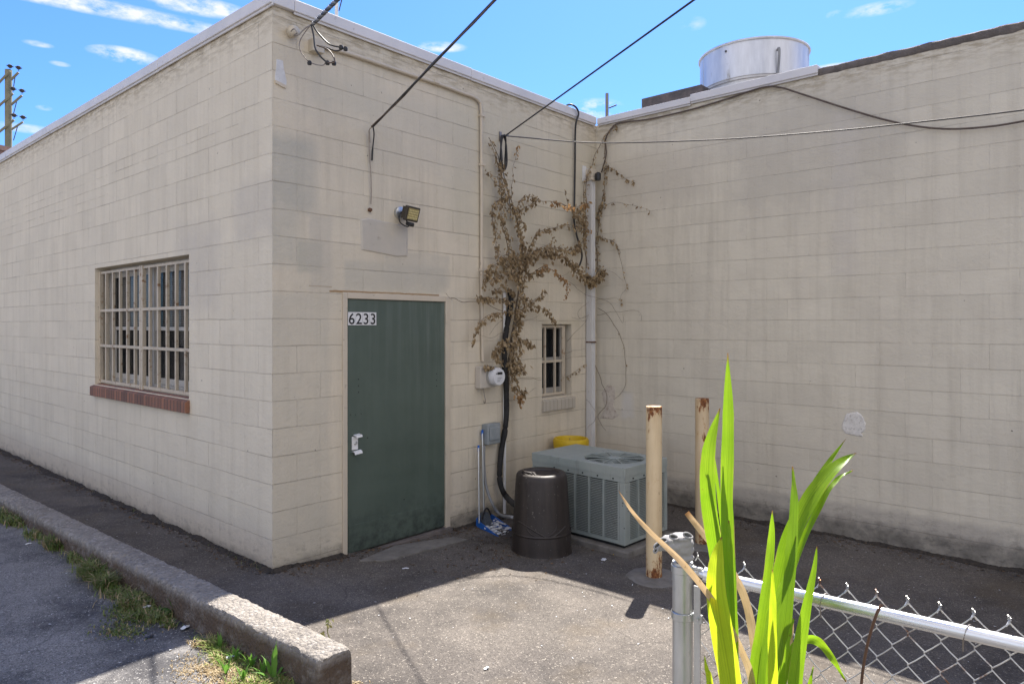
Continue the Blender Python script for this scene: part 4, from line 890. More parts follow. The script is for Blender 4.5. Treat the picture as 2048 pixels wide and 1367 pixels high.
# corner posts, top and bottom frames
PW = .055
lou_top = Z1-.125; lou_bot = Z0+.03
m.box((0, 0, Z0), (.055, PW, lou_top), rot); m.box((WX-.03, 0, Z0), (WX, .03, lou_top), rot); m.box((0, WY-.03, Z0), (.03, WY, lou_top), rot); m.box((WX-.03, WY-.03, Z0), (WX, WY, lou_top), rot)
m.box((0.004, 0.004, lou_top+.001), (WX-.004, WY-.004, Z1-.07), rot)
m.box((.004, .004, Z0-.0), (WX-.004, WY-.004, lou_bot), rot)
m.build('cabinet', 'ac', ac, bevel=.004)
m = MB(); m.box((.02, .02, lou_bot), (WX-.02, WY-.02, lou_top), rot); m.build('coil_core', 'acdark', ac)
# louvre panels on the -X and -Y sides
def louvres(n, a0, a1, side):
    m = MB(); step = (a1-a0)/n
    for k in range(n+1):
        a = a0+k*step
        if side == 'X': m.box((.001, a-.009, lou_bot), (.019, a+.009, lou_top), rot)
        else: m.box((a-.009, .001, lou_bot), (a+.009, .019, lou_top), rot)
    nz_ = 34; dz = (lou_top-lou_bot)/nz_
    for j in range(nz_):
        z = lou_bot+j*dz
        v = [(.003, z), (.003, z+dz*.34), (.014, z+dz*.46), (.014, z+dz*.36)]
        for k in range(n):
            s0, s1 = a0+k*step+.009, a0+(k+1)*step-.009
            if side == 'X': V = [(a, s0, b) for a, b in v]+[(a, s1, b) for a, b in v]
            else: V = [(s0, a, b) for a, b in v]+[(s1, a, b) for a, b in v]
            m.add([rot @ Vector(p) for p in V], [(0, 1, 5, 4), (1, 2, 6, 5), (2, 3, 7, 6), (3, 0, 4, 7)])
    m.build('louvre_panel', 'ac', ac)
louvres(6, .065, WY-.04, 'X'); louvres(4, .065, WX-.04, 'Y')
# lid with round opening
m = MB(); fcx, fcy, fr0 = WX/2, .34, .262; N = 64; lid = []
zl = Z1
def sq(a):
    dx, dy = math.cos(a), math.sin(a); t1 = ((WX-fcx) if dx > 0 else fcx)/max(abs(dx), 1e-6); t2 = ((WY-fcy) if dy > 0 else fcy)/max(abs(dy), 1e-6); t_ = min(t1, t2); return fcx+dx*t_, fcy+dy*t_
angs = sorted(set([2*math.pi*k/N for k in range(N)] + [math.atan2(b-fcy, a-fcx) % (2*math.pi) for a in (0, WX) for b in (0, WY)])); N = len(angs)
for a in angs:
    x, y = sq(a); ci = (fcx+math.cos(a)*fr0, fcy+math.sin(a)*fr0)
    for p in ((x, y, zl-.075), (x, y, zl), (ci[0], ci[1], zl), (ci[0], ci[1], zl-.03)): m.v.append(rot @ Vector(p))
m.f = [(i*4+k, ((i+1) % N)*4+k, ((i+1) % N)*4+k+1, i*4+k+1) for i in range(N) for k in range(3)]
m.build('lid', 'ac', ac, bevel=.004)
m = MB(); hub = rot @ Vector((fcx, fcy, zl+.004)); hub0 = rot @ Vector((fcx, fcy, zl-.02)); m.lathe((hub0.x, hub0.y, 0), [(0, zl+.006), (.055, zl+.006), (.062, zl), (.062, zl-.02)], 24)
for k in range(10):
    a = k*math.pi/5+.2
    for (r0, r1, w) in ((.05, fr0+.004, .008),):
        q0 = Matrix.Rotation(a, 4, 'Z'); m.box((r0, -w/2, -.004), (r1, w/2, .003), Matrix.Translation(rot @ Vector((fcx, fcy, zl))) @ q0)
for rr_ in [.08+.018*i for i in range(11)]:
    m.tube([rot @ Vector((fcx+math.cos(a)*rr_, fcy+math.sin(a)*rr_, zl-.006)) for a in [k*2*math.pi/40 for k in range(41)]], .0016, 4, False)
m.build('fan_grille', 'ac', ac)
m = MB(); m.box((.02, .02, Z1-.16), (WX-.02, WY-.02, Z1-.13), rot); m.build('fan_well', 'acdark', ac)
m = MB()
for k in range(5):
    q0 = Matrix.Translation(rot @ Vector((fcx, fcy, zl-.07))) @ Matrix.Rotation(k*2*math.pi/5, 4, 'Z') @ Matrix.Rotation(R(25), 4, 'X'); m.box((.05, -.06, -.002), (.24, .06, .002), q0)
m.build('fan_blade', 'acdark', ac)
m = MB()
for (x, y) in [(0, .12), (0, .28), (0, .44), (0, .60), (0, .76)]:
    m = MB(); m.box((-.003, y-.005, Z1-.104), (.004, y+.005, Z1-.094), rot); m.build('screw', 'acdark', ac)
for x in (.12, .28, .46): m = MB(); m.box((x-.005, -.003, Z1-.104), (x+.005, .004, Z1-.094), rot); m.build('screw', 'acdark', ac)
m = MB(); m.box((-.05, -.06, -.16), (WX+.06, WY+.05, -.062), rot); m.build('concrete_pad', 'slab', bevel=.012, label='low concrete pad underneath the air conditioner', cat='pad')
m = MB(); m.box((.03, .03, -.062), (WX-.03, WY-.03, Z0), rot); m.build('base_rail', 'acdark', ac)

# trash bin (upturned, wider at the bottom)
tb = Vector((1.886, -.959, gz(1.886, -.959)-.005)); H = .655
bin_ = thing('trash_bin', tb, 'dark brown plastic bin upturned beside the air conditioner', 'bin')
m = MB(); pr = [(.255, 0), (.252, .01), (.247, .05), (.243, .17), (.240, .185), (.226, .40), (.214, .60), (.208, .635), (.198, .650), (.18, .657), (.15, .652), (.142, .640), (.13, .637), (.0, .637)]
m.lathe(tb, pr, 72); m.build('body', 'trash', bin_, smooth=True)
fa = math.atan2(CAM.y-tb.y, CAM.x-tb.x)
def bs(da, z, e=.0):
    r_ = .252-(z/.64)*.042+e; return tb+Vector((math.cos(fa+da)*r_, math.sin(fa+da)*r_, z))
sgn = -1
U = [bs(sgn*-.55, z) for z in fr(.60, .27, 12)] ; 
arc = [bs(sgn*(-.55+.55*(1-math.cos(a))), .27-.09*math.sin(a)) for a in fr(0, math.pi, 20)]
U2 = [bs(sgn*.55, z) for z in fr(.27, .60, 12)]
m = MB(); m.tube([p for p in U+arc+U2], .006, 6); 
m.build('arch_rib', 'trash', bin_, smooth=True)
V = [bs(sgn*(-.95+1.9*q_), .17+.11*abs(math.sin((q_-.35)*2.3))**1.2) for q_ in fr(0, 1, 40)]
m = MB(); m.tube(V, .007, 6); m.build('wave_rib', 'trash', bin_, smooth=True)
m = MB(); m.lathe(tb, [(.246, .165), (.250, .175), (.246, .186)], 72); m.build('band', 'trash', bin_, smooth=True)
dd = Vector((math.cos(fa-.9*sgn*-1), math.sin(fa-.9*sgn*-1), 0)); hb = tb+dd*.15+up*.655; tn = Vector((-dd.y, dd.x, 0))
m = MB(); m.tube(spline([hb-tn*.06+up*-.01, hb-tn*.055+up*.012, hb+up*.016+dd*.02, hb+tn*.055+up*.012, hb+tn*.06+up*-.01], 6), .009, 8); m.tube(spline([hb-tn*.06-dd*.05+up*-.015, hb-dd*.055+up*.004, hb+tn*.06-dd*.05+up*-.015], 6), .009, 8); m.build('handle', 'trash', bin_, smooth=True)
# yellow tub
yc = at_depth(1142, 880, 7.35); yc.z = 0; yr = 36/F*7.35
yt = thing('yellow_tub', (yc.x, yc.y, -.1), 'dirty yellow plastic tub with thick rim behind the air conditioner', 'tub')
zr = CAM.z-(879-HY)/F*7.35+.02
m = MB(); m.lathe(yc, [(yr*.85, -.14), (yr*.95, zr-.13), (yr, zr-.05), (yr*.99, zr-.02), (yr*.93, zr), (yr*.84, zr), (yr*.80, zr-.02), (yr*.78, zr-.12), (yr*.7, zr-.3), (0, zr-.3)], 40); m.build('body', 'yellow', yt, smooth=True)

# bollards
def bollard(x, y, ztop, mat, label):
    zg = gz(x, y); t_ = thing('bollard', (x, y, zg), label, 'bollard', 'bollards guarding the air conditioner'); r_ = .0585; hgt = ztop-zg
    m = MB(); m.lathe((x, y, zg), [(r_, -.05), (r_, hgt*.3), (r_, hgt*.7), (r_, hgt-.004), (r_-.004, hgt), (0, hgt+.002)], 40); m.build('post', mat, t_, smooth=True)
    q = MB(); N = 40; v = [Vector((x, y, zg+.02))]
    for ring, hz_ in ((.1, .02), (.19, .016), (.235, -.02)):
        for k in range(N):
            a = 2*math.pi*k/N; rr_ = ring*(1+.22*noise.noise(Vector((math.cos(a)*1.4+x, math.sin(a)*1.4, 5)))); v.append(Vector((x+math.cos(a)*rr_, y+math.sin(a)*rr_, zg+hz_+.006*noise.noise(Vector((a*5, ring*20, x))))))
    q.v = v; q.f = [(0, 1+k, 1+(k+1) % N) for k in range(N)] + [(1+j*N+k, 1+(j+1)*N+k, 1+(j+1)*N+(k+1) % N, 1+j*N+(k+1) % N) for j in range(2) for k in range(N)]
    q.build('footing', 'slab', t_, smooth=True)
bollard(1.94, -1.985, 1.172, 'bollard', 'rusty cream bollard nearest the camera, in front of the air conditioner')
bollard(3.05, -1.82, 1.131, 'bollard2', 'rusty cream bollard nearer the plain right wall, partly behind the green reeds')

# broom and dustpan
bt_ = thing('broom', on_door(965, 1040, .15), 'broom with grey bristles and blue tipped pole leaning on the wall', 'broom')
def stick(ptop, pbot, r): 
    m = MB(); m.tube([pbot, ptop], r, 10); return m
top = on_door(964.5, 862, .03); bot = on_door(968, 1030, .10); stick(top, bot, .0095).build('pole', 'galv', bt_, smooth=True)
stick(top+up*.012, top-up*.075, .0115).build('grip', 'blue', bt_, smooth=True)
hd = MB(); c = bot; hd.add([c+Vector((-.03, -.02, .03)), c+Vector((.03, -.02, .03)), c+Vector((.03, .02, .03)), c+Vector((-.03, .02, .03)), c+Vector((-.05, -.07, -.12)), c+Vector((.09, -.06, -.12)), c+Vector((.09, .0, -.12)), c+Vector((-.05, -.01, -.12))], [(0, 1, 2, 3), (0, 4, 5, 1), (1, 5, 6, 2), (2, 6, 7, 3), (3, 7, 4, 0)])
hd.build('bristles', simple('bristle', (.06, .07, .08), (.11, .12, .13), 60, .9, bs=.8, bscale=150, stretch=(3, 3, .3)), bt_)
hd = MB(); hd.tube(spline([c+Vector((-.045, -.02, -.02)), c+Vector((-.02, -.03, .06)), c+Vector((.02, -.03, .065)), c+Vector((.06, -.03, .0))], 5), .008, 8); hd.build('head', 'black', bt_, smooth=True)
dp = thing('dustpan', on_door(985, 1060, .3), 'blue dustpan full of paper scraps with an upright pole, by the wall', 'dustpan')
top = on_door(957, 892, .05); bot = on_door(958.5, 1045, .13); stick(top, bot, .0085).build('pole', 'galv', dp, smooth=True)
stick(top+up*.01, top-up*.05, .0105).build('grip', 'blue', dp, smooth=True)
zg_ = -.115
Q = [on_z(952, 1055, zg_), on_z(998, 1078, zg_), on_z(1027, 1062, zg_), on_z(972, 1036, zg_)]
m = MB(); lo = [p+up*.004 for p in Q]; hi = [Q[0]+up*.085, Q[1]+up*.02, Q[2]+up*.02, Q[3]+up*.085]
lo2 = [p.lerp(sum(Q, Vector())/4, .06)+up*.010 for p in Q]; hi2 = [h_.lerp(sum(hi, Vector())/4, .05) for h_ in hi]
m.add(lo+hi+lo2+hi2, [(0, 1, 2, 3), (0, 4, 5, 1), (3, 2, 6, 7), (0, 3, 7, 4), (8, 9, 10, 11), (8, 12, 13, 9), (11, 10, 14, 15), (8, 11, 15, 12), (4, 12, 13, 5), (7, 6, 14, 15), (4, 7, 15, 12)]); m.build('pan', 'blue', dp)
random.seed(4); m = MB()
for k in range(110):
    a, b = random.random(), random.random(); c = (Q[0]*(1-a)+Q[1]*a)*(1-b)+(Q[3]*(1-a)+Q[2]*a)*b
    a = .35+.65*a; c = (Q[0]*(1-a)+Q[1]*a)*(1-b)+(Q[3]*(1-a)+Q[2]*a)*b+up*random.uniform(.015, .045); s_ = random.uniform(.008, .022)
    rm = Matrix.Rotation(random.uniform(0, 6), 4, 'Z') @ Matrix.Rotation(random.uniform(-.7, .7), 4, 'X'); m.add([c+rm @ Vector((x*s_, y*s_*.7, z)) for x, y, z in ((-1, -1, 0), (1, -.8, 0), (.8, 1, .003), (-.9, .8, 0))], [(0, 1, 2, 3)])
m.build('debris', 'paper', kind='stuff', label='white and grey paper scraps heaped in the blue dustpan', cat='debris')

# threshold slab
m = MB(); q = [on_z(718, 1127, -.045), on_z(770, 1128, -.055), on_z(935, 1077, -.07), on_z(905, 1070, -.06), on_z(790, 1090, -.045)]
for p in q: p.z = gz(p.x, p.y)
n = len(q); m.add([p+up*.012 for p in q]+[p-up*.02 for p in q], [tuple(range(n))]+[(i, n+i, n+(i+1) % n, (i+1) % n) for i in range(n)])
m.build('threshold_slab', 'slab', bevel=.005, label='thin worn concrete strip on the asphalt before the green door', cat='slab')
m = MB(); m.box((LX0-.03, -.05, -.14), (LX1+.05, .05, LZ0-.012)); m.build('doorstep', 'concrete_dark', door)

# ------------------------------------------------------------------ fence
FX = lambda y: -.716 + (y+3.615)*-.078/1.0*1.0
fpt = lambda y, z, o=0.0: Vector((-.716-(y+3.615)*.078+o, y, z))
zpost = 1.062; zr0 = 1.039
fence = thing('chain_link_fence', (-.716, -3.615, .05), 'galvanised chain link fence with a top rail at the lower right', 'fence')
m = MB(); m.tube([(-.716, -3.615, -.1), (-.716, -3.615, zpost)], .030, 28); m.lathe((-.716, -3.615, 0), [(.0315, zpost-.055), (.0315, zpost-.02), (.030, zpost+.002), (0, zpost+.004)], 28); post = m.build('post', 'galv', fence, smooth=True)
for z in (zpost-.018, .905, .45):
    m = MB(); m.lathe((-.716, -3.615, z-.012), [(.0315, 0), (.034, .002), (.034, .022), (.0315, .024)], 28); p = fpt(-3.615-.05, z); m.box((p.x-.005, -3.615-.062, z-.012), (p.x+.004, -3.615-.028, z+.012)); m.tube([p+Vector((-.012, 0, 0)), p+Vector((.014, 0, 0))], .0048, 6); m.build('band', 'galv', fence, smooth=True)
for yb_ in (-5.9, -8.2):
    p = fpt(yb_, 0); m = MB(); m.tube([(p.x+.03, yb_, -.1), (p.x+.03, yb_, 1.03)], .024, 20); m.build('post', 'galv', fence, smooth=True)
m = MB(); m.tube([fpt(-3.70, zr0), fpt(-9.5, zr0)], .0172, 24); m.build('top_rail', 'rail', fence, smooth=True)
m = MB(); m.tube([fpt(-3.655, zr0+.003), fpt(-3.68, zr0), fpt(-3.685, zr0), fpt(-3.76, zr0)], [.008, .012, .0215, .0215], 20); m.build('rail_end_cup', 'rail', fence, smooth=True)
m = MB(); m.box((-.716-.0, -3.615-.056, .10), (-.716+.006, -3.615-.036, 1.0)); m.build('tension_bar', 'galv', fence)
# woven mesh
dw = .03445; dh = .0405; m = MB(); nz_ = 25; ztopm = 1.080; y = -3.789+dw*4; i = 0
while y > -8.3:
    pts = []; ph = i % 2; ext = dw
    for k in range(nz_):
        z = ztopm-k*dh; left = ((k+ph) % 2) == 1
        # each wire weaves between two columns; neighbours run in opposite phase and hook through each other
        yy_ = y-dw if left else y
        o = .0030*(1 if left else -1)
        pts += [fpt(yy_+(.0 if left else .0), z+.0035, o+.022), fpt(yy_, z-.0035, -o+.022)]
    P = []
    for a, b in zip(pts[:-1], pts[1:]):
        P.append(a)
        if (a-b).length > .02: P.append((a+b)/2+Vector((0, 0, -.0012)))
    P.append(pts[-1]); m.tube([p+noise.noise_vector(p*3)*.006+noise.noise_vector(p*11)*.0014 for p in P], .0017, 5)
    if ph == 0:
        t0 = fpt(y, ztopm+.004, .022); t0 += noise.noise_vector(t0*3)*.006
        m.tube([t0+Vector((-.004, .006, -.016)), t0+Vector((.004, .002, -.006)), t0+Vector((-.003, -.003, .0)), t0+Vector((.003, .003, .004)), t0+Vector((-.002, .0, .009))], .0019, 5)
    else:
        t0 = fpt(y-dw, ztopm+.004, .022); t0 += noise.noise_vector(t0*3)*.006
        m.tube([t0+Vector((.004, -.006, -.016)), t0+Vector((-.004, -.002, -.006)), t0+Vector((.003, .003, .0)), t0+Vector((-.003, -.003, .005)), t0+Vector((.005, .004, .008))], .0018, 5)
    y -= dw; i += 1
m.build('mesh', 'mesh', fence, smooth=True)
for yt_ in (-4.02, -4.34, -4.9):
    m = MB(); c = fpt(yt_, zr0); m.tube([c+Vector((.019*math.cos(a)+.002, .004*a, .0195*math.sin(a))) for a in fr(-2.2, 4.4, 16)]+[c+Vector((.01, .02, -.05))], .0018, 5); m.build('tie_wire', 'steelwire', fence, smooth=True)
# glove on the post
gv = MB(); DP = 2.085
def ell(c, r, M3=None, n=14):
    prof = [(math.sin(a), -math.cos(a)) for a in fr(0, math.pi, 10)]; s_ = MB(); s_.lathe((0, 0, 0), [(max(a, .001), b) for a, b in prof], n)
    return [c + (M3 @ Vector((p.x*r[0], p.y*r[1], p.z*r[2])) if M3 else Vector((p.x*r[0], p.y*r[1], p.z*r[2]))) for p in s_.v], s_.f
def gadd(px, py, d, r, tilt=0):
    M3 = Matrix((rt, fw, up)).transposed() @ Matrix.Rotation(tilt, 3, 'Y'); v, f_ = ell(at_depth(px, py, DP+d), r, M3); gv.add(v, f_)
PXM = DP/F
for (px, py, rx, rz_, d_, ti) in [(1366, 1112, 22, 10, 0, 0), (1364, 1096, 23, 16, 0, 0), (1363, 1083, 23, 15, 0, 0), (1346, 1088, 22, 15, -.002, .15), (1330, 1089, 13, 12, -.004, .2), (1317, 1094, 8, 7, -.008, .5), (1361, 1073, 21, 8, -.004, -.03), (1338, 1078, 15, 8, -.006, -.25), (1384, 1115, 6, 5, 0, -.5)]:
    gadd(px, py, d_, (rx*PXM, (24 if rx > 15 else rx*1.2)*PXM, rz_*PXM), ti)
glove = thing('work_glove', (-.716, -3.615, zpost), 'crumpled grey cloth glove pulled over the top of the fence post', 'glove')
go = gv.build('cloth', 'cloth', glove, smooth=False)
rmod = go.modifiers.new('remesh', 'REMESH'); rmod.mode = 'VOXEL'; rmod.voxel_size = .0022; rmod.use_smooth_shade = True
sm = go.modifiers.new('smooth', 'SMOOTH'); sm.iterations = 3; sm.factor = .6
tx = bpy.data.textures.new('folds', 'CLOUDS'); tx.noise_scale = .028; dm = go.modifiers.new('folds', 'DISPLACE'); dm.texture = tx; dm.strength = .009; dm.mid_level = .5
for (px, py, r0, ti) in [(1376, 1070, 7.5, .35), (1348, 1073, 7, .25), (1327, 1080, 7, -.1), (1315, 1090, 6.5, -.7), (1312, 1099, 5, -1.0)]:
    c = at_depth(px, py, DP-.030 if px > 1340 else DP-.022); N = 20; M3 = Matrix((rt, fw, up)).transposed() @ Matrix.Rotation(ti, 3, 'Y') @ Matrix.Rotation(R(-30), 3, 'X')
    rg = [c+M3 @ Vector((math.cos(a)*r0*PXM*1.25, .002*math.sin(2*a), math.sin(a)*r0*PXM*.62)) for a in [k*2*math.pi/N for k in range(N+1)]]
    m = MB(); m.tube(rg, .0026, 8, False); cuff = m.build('finger_opening', 'cloth', glove, smooth=True)
    m = MB(); m.add([c+(p-c)*.96+fw*.001 for p in rg[:-1]], [tuple(range(N))]); m.build('inside', 'clothdark', cuff)

# ------------------------------------------------------------------ green reeds in front of the fence
def ribbon(mbx, pts, widths, depths, cup=.25, twist=None, n=26):
    """a blade along a midrib given as image-measured points with their own distances, curved across"""
    P = spline([at_depth(x, y, d) for (x, y), d in zip(pts, depths)], max(3, n//(len(pts)-1))); m_ = len(P)
    W = []; kk = len(widths)-1
    for i in range(m_):
        t_ = i/(m_-1)*kk; a = int(min(t_, kk-1)); W.append(widths[a]+(widths[a+1]-widths[a])*(t_-a))
    base = len(mbx.v)
    for i, p in enumerate(P):
        d = (P[min(i+1, m_-1)]-P[max(i-1, 0)]).normalized(); view = (CAM-p).normalized()
        tw = (twist[0]+(twist[1]-twist[0])*i/(m_-1)) if twist else 0
        side = d.cross(view).normalized(); side = (side*math.cos(tw)+side.cross(d).normalized()*math.sin(tw)).normalized(); nr = side.cross(d).normalized()
        w = W[i]/2
        for s_ in (-1, -.5, 0, .5, 1):
            mbx.v.append(p+side*w*s_+nr*(abs(s_)**1.5)*w*cup+nr*.0015*math.sin(i*.9+s_*2))
    for i in range(m_-1):
        for j in range(4):
            mbx.uv[len(mbx.f)] = [(j/4, i/(m_-1)), ((j+1)/4, i/(m_-1)), ((j+1)/4, (i+1)/(m_-1)), (j/4, (i+1)/(m_-1))]
            mbx.f.append((base+i*5+j, base+i*5+j+1, base+(i+1)*5+j+1, base+(i+1)*5+j))
S = lambda px, d: px*d/F
blades = [  # (mat, points bottom->top, width px list, depth)
 ('reed', [(1478, 1750), (1472, 1500), (1468, 1367), (1460, 1200), (1455, 1000), (1458, 850), (1456, 705)], [26, 30, 30, 26, 26, 28, 26, 3], [1.62, 1.62, 1.6, 1.6, 1.62, 1.64, 1.66], (.25, .5), .3),
 ('reedd', [(1470, 1740), (1466, 1500), (1462, 1300), (1458, 1100), (1452, 960), (1448, 860)], [24, 28, 28, 24, 20, 3], [1.64, 1.66, 1.66, 1.67, 1.68, 1.68], (-.3, -.5), .3),
 ('reed', [(1476, 1760), (1466, 1500), (1452, 1300), (1436, 1130), (1418, 1000), (1419, 900), (1440, 816)], [22, 26, 30, 30, 34, 30, 3], [1.66, 1.68, 1.7, 1.7, 1.7, 1.71, 1.72], (.1, .4), .25),
 ('reedy', [(1480, 1740), (1476, 1500), (1462, 1367), (1444, 1260), (1433, 1180), (1434, 1120), (1443, 1073)], [34, 42, 44, 46, 40, 30, 3], [1.5, 1.5, 1.5, 1.5, 1.5, 1.51, 1.53], (.05, .25), .22),
 ('reed', [(1484, 1760), (1478, 1560), (1472, 1400), (1470, 1250), (1462, 1100), (1458, 1040)], [16, 20, 20, 16, 12, 2], [1.57, 1.56, 1.56, 1.57, 1.58, 1.6], (.4, .6), .3),
 ('reed', [(1515, 1760), (1525, 1500), (1536, 1367), (1545, 1260), (1575, 1100), (1620, 1000), (1670, 935), (1712, 905)], [24, 26, 26, 34, 38, 36, 26, 3], [1.66, 1.68, 1.68, 1.7, 1.72, 1.74, 1.77, 1.8], (.1, .5), .25),
 ('reed', [(1510, 1760), (1515, 1500), (1525, 1367), (1555, 1190), (1590, 1060), (1635, 960), (1692, 877)], [18, 20, 18, 16, 14, 16, 2], [1.72, 1.72, 1.74, 1.76, 1.78, 1.8, 1.84], (.5, .5), .3),
 ('reedd', [(1525, 1760), (1545, 1500), (1555, 1367), (1570, 1240), (1582, 1100), (1588, 1000), (1585, 932)], [18, 22, 24, 26, 24, 16, 2], [1.6, 1.6, 1.6, 1.62, 1.63, 1.64, 1.66], (-.2, -.3), .25),
 ('reedd', [(1520, 1760), (1527, 1500), (1520, 1367), (1535, 1250), (1575, 1150), (1592, 1070)], [18, 20, 20, 20, 18, 2], [1.64, 1.63, 1.62, 1.62, 1.62, 1.63], (-.4, -.4), .25),
 ('reed', [(1508, 1760), (1510, 1500), (1506, 1367), (1520, 1260), (1536, 1150), (1543, 1080), (1545, 1020)], [16, 18, 20, 18, 18, 16, 2], [1.6, 1.6, 1.6, 1.61, 1.62, 1.63, 1.63], (.2, .3), .25),
 ('reedy', [(1530, 1760), (1540, 1500), (1546, 1367), (1545, 1280), (1546, 1200), (1545, 1138)], [16, 19, 19, 18, 13, 2], [1.52, 1.51, 1.5, 1.5, 1.51, 1.52], (.1, .2), .2),
 ('reed', [(1560, 1760), (1582, 1500), (1590, 1367), (1600, 1290), (1614, 1210), (1628, 1140), (1634, 1092)], [18, 24, 28, 26, 18, 10, 2], [1.5, 1.5, 1.5, 1.5, 1.5, 1.51, 1.52], (.0, .1), .22),
 ('reed', [(1540, 1700), (1548, 1480), (1562, 1367), (1585, 1302), (1612, 1278), (1640, 1284), (1668, 1320), (1692, 1362)], [14, 18, 20, 20, 16, 18, 12, 2], [1.58, 1.57, 1.56, 1.55, 1.54, 1.53, 1.5, 1.48], (.2, -.5), .3),
 ('reedd', [(1505, 1760), (1508, 1500), (1515, 1367), (1545, 1210), (1572, 1100), (1590, 1040)], [10, 12, 12, 10, 8, 2], [1.7, 1.7, 1.7, 1.72, 1.74, 1.75], (.5, .5), .2),
 ('reed', [(1520, 1760), (1530, 1500), (1562, 1367), (1574, 1300), (1582, 1260), (1588, 1235)], [12, 14, 12, 9, 6, 2], [1.54, 1.53, 1.52, 1.52, 1.53, 1.53], (.3, .5), .2),
 ('reedy', [(1430, 1700), (1428, 1500), (1420, 1367), (1413, 1335), (1409, 1310)], [10, 14, 14, 8, 1], [1.5, 1.5, 1.5, 1.5, 1.5], (.1, .1), .2),
 ('reed', [(1600, 1700), (1605, 1500), (1612, 1400), (1620, 1365), (1627, 1330)], [8, 12, 12, 8, 1], [1.5, 1.5, 1.5, 1.5, 1.5], (.2, .2), .2),
 ('reed', [(1500, 1740), (1530, 1367), (1580, 1150), (1640, 1010), (1675, 958), (1706, 940)], [10, 12, 16, 14, 9, 1], [1.76, 1.77, 1.79, 1.81, 1.84, 1.86], (.4, .5), .2),
 ('reed', [(1476, 1740), (1468, 1450), (1462, 1250), (1446, 1050), (1424, 900), (1414, 870)], [10, 12, 12, 10, 7, 1], [1.72, 1.72, 1.73, 1.74, 1.75, 1.76], (.4, .5), .2),
 ('straw', [(1520, 1480), (1505, 1367), (1488, 1310), (1440, 1220), (1370, 1130), (1300, 1062), (1263, 1020), (1237, 980)], [14, 14, 13, 12, 11, 8, 6, 1], [1.62, 1.6, 1.58, 1.52, 1.46, 1.42, 1.4, 1.38], (.2, .2), .45),
 ('straw', [(1520, 1500), (1516, 1367), (1508, 1280), (1495, 1210), (1470, 1150), (1430, 1095), (1374, 1024)], [12, 14, 16, 16, 14, 13, 12], [1.78, 1.78, 1.78, 1.79, 1.8, 1.82, 1.86], (.2, .3), .45),
 ('straw', [(1560, 1480), (1567, 1367), (1570, 1300), (1562, 1262), (1552, 1225), (1548, 1180)], [6, 8, 9, 8, 7, 2], [1.72, 1.72, 1.72, 1.72, 1.72, 1.72], (.2, .3), .4),
 ('straw', [(1570, 1500), (1578, 1367), (1582, 1300), (1588, 1240)], [4, 6, 6, 1], [1.6, 1.6, 1.6, 1.6], (.2, .3), .4),
]
rp = thing('reed_plant', at_depth(1510, 1760, 1.62), 'tall bright green reed plant with long blade leaves before the fence', 'plant')
for (mat, pts, w, dep, tw, cup) in blades:
    m = MB(); zz_ = dep[0]; ribbon(m, pts, [S(a*(1.04 if mat == 'straw' else .98), zz_) for a in w], dep, cup, tw, 42); m.build('leaf' if mat != 'straw' else 'dead_leaf', mat, rp, smooth=True)
# roots down to the ground
m = MB(); b0 = at_depth(1490, 1740, 1.62); b1_ = at_depth(1530, 1740, 1.64)
for bb in (b0, b1_, (b0+b1_)/2): m.tube([Vector((bb.x, bb.y, gz(bb.x, bb.y)-.02)), bb+up*.12], [.02, .012], 10)
m.build('stalk', 'reedd', rp, smooth=True)
c0 = at_depth(1720, 1380, 1.72); P = [at_depth(1716, 1500, 1.7), at_depth(1722, 1367, 1.7), at_depth(1734, 1290, 1.68), at_depth(1752, 1230, 1.66), at_depth(1764, 1208, 1.66)]
P[0:0] = [Vector((P[0].x-.02, P[0].y+.02, gz(P[0].x, P[0].y)))]
cable('dead_stalk', P, .0034, 'rustrod', 'thin brown dead stalk leaning over the fence rail', 8, .002, cat='stalk')

# ------------------------------------------------------------------ dried vines
random.seed(11)
def Z6(x, y): return (900+x/2.24, 250+y/2.24)
def leaf(mb, p, s, droop=True):
    d = Vector((random.gauss(0, .5), random.gauss(0, .5)-.15, -1 if droop else random.gauss(0, 1))).normalized()
    sd_ = d.cross(Vector((random.gauss(0, 1), random.gauss(0, 1), random.gauss(0, .4)))).normalized(); nr = d.cross(sd_)
    curl = random.uniform(.1, .5)*s; w = s*random.uniform(.22, .38)
    a = p; b = p+d*s*.45+sd_*w+nr*curl*.6; c = p+d*s; e = p+d*s*.45-sd_*w+nr*curl*.6; m_ = p+d*s*.5-nr*curl*.3; c = c+nr*curl*.5
    mb.add([a, b, c, e, m_], [(0, 1, 4), (1, 2, 4), (2, 3, 4), (3, 0, 4)])
def branch(stems, leaves, pts, off, r0, r1, dens, spread, size, leafy2=None):
    if not isinstance(off, (list, tuple)): off = [off]*len(pts)
    P = [on_wall(*Z6(x, y), o) for (x, y), o in zip(pts, off)]
    P = jitter(spline(P, 8), .02, 7, 3); L_ = sum((P[i+1]-P[i]).length for i in range(len(P)-1)); n = len(P)
    stems.tube(P, [r0+(r1-r0)*i/(n-1) for i in range(n)], 6)
    for k in range(int(dens*L_*.85)):
        i = random.randrange(n-1); p = P[i].lerp(P[i+1], random.random()) + Vector((random.gauss(0, spread), -abs(random.gauss(0, spread*.8)), random.gauss(0, spread)))
        p.x = min(p.x, XR-.012); p.y = min(p.y, -.006)
        leaf(leaves if (leafy2 is None or random.random() > .6) else leafy2, p, random.uniform(.45, 1.3)*size)
vt = thing('dried_vine', on_door(1015, 800), 'dried brown vine climbing the wall between the meter and the small window', 'vine')
st_, lv, lb = MB(), MB(), MB()
o1 = .07
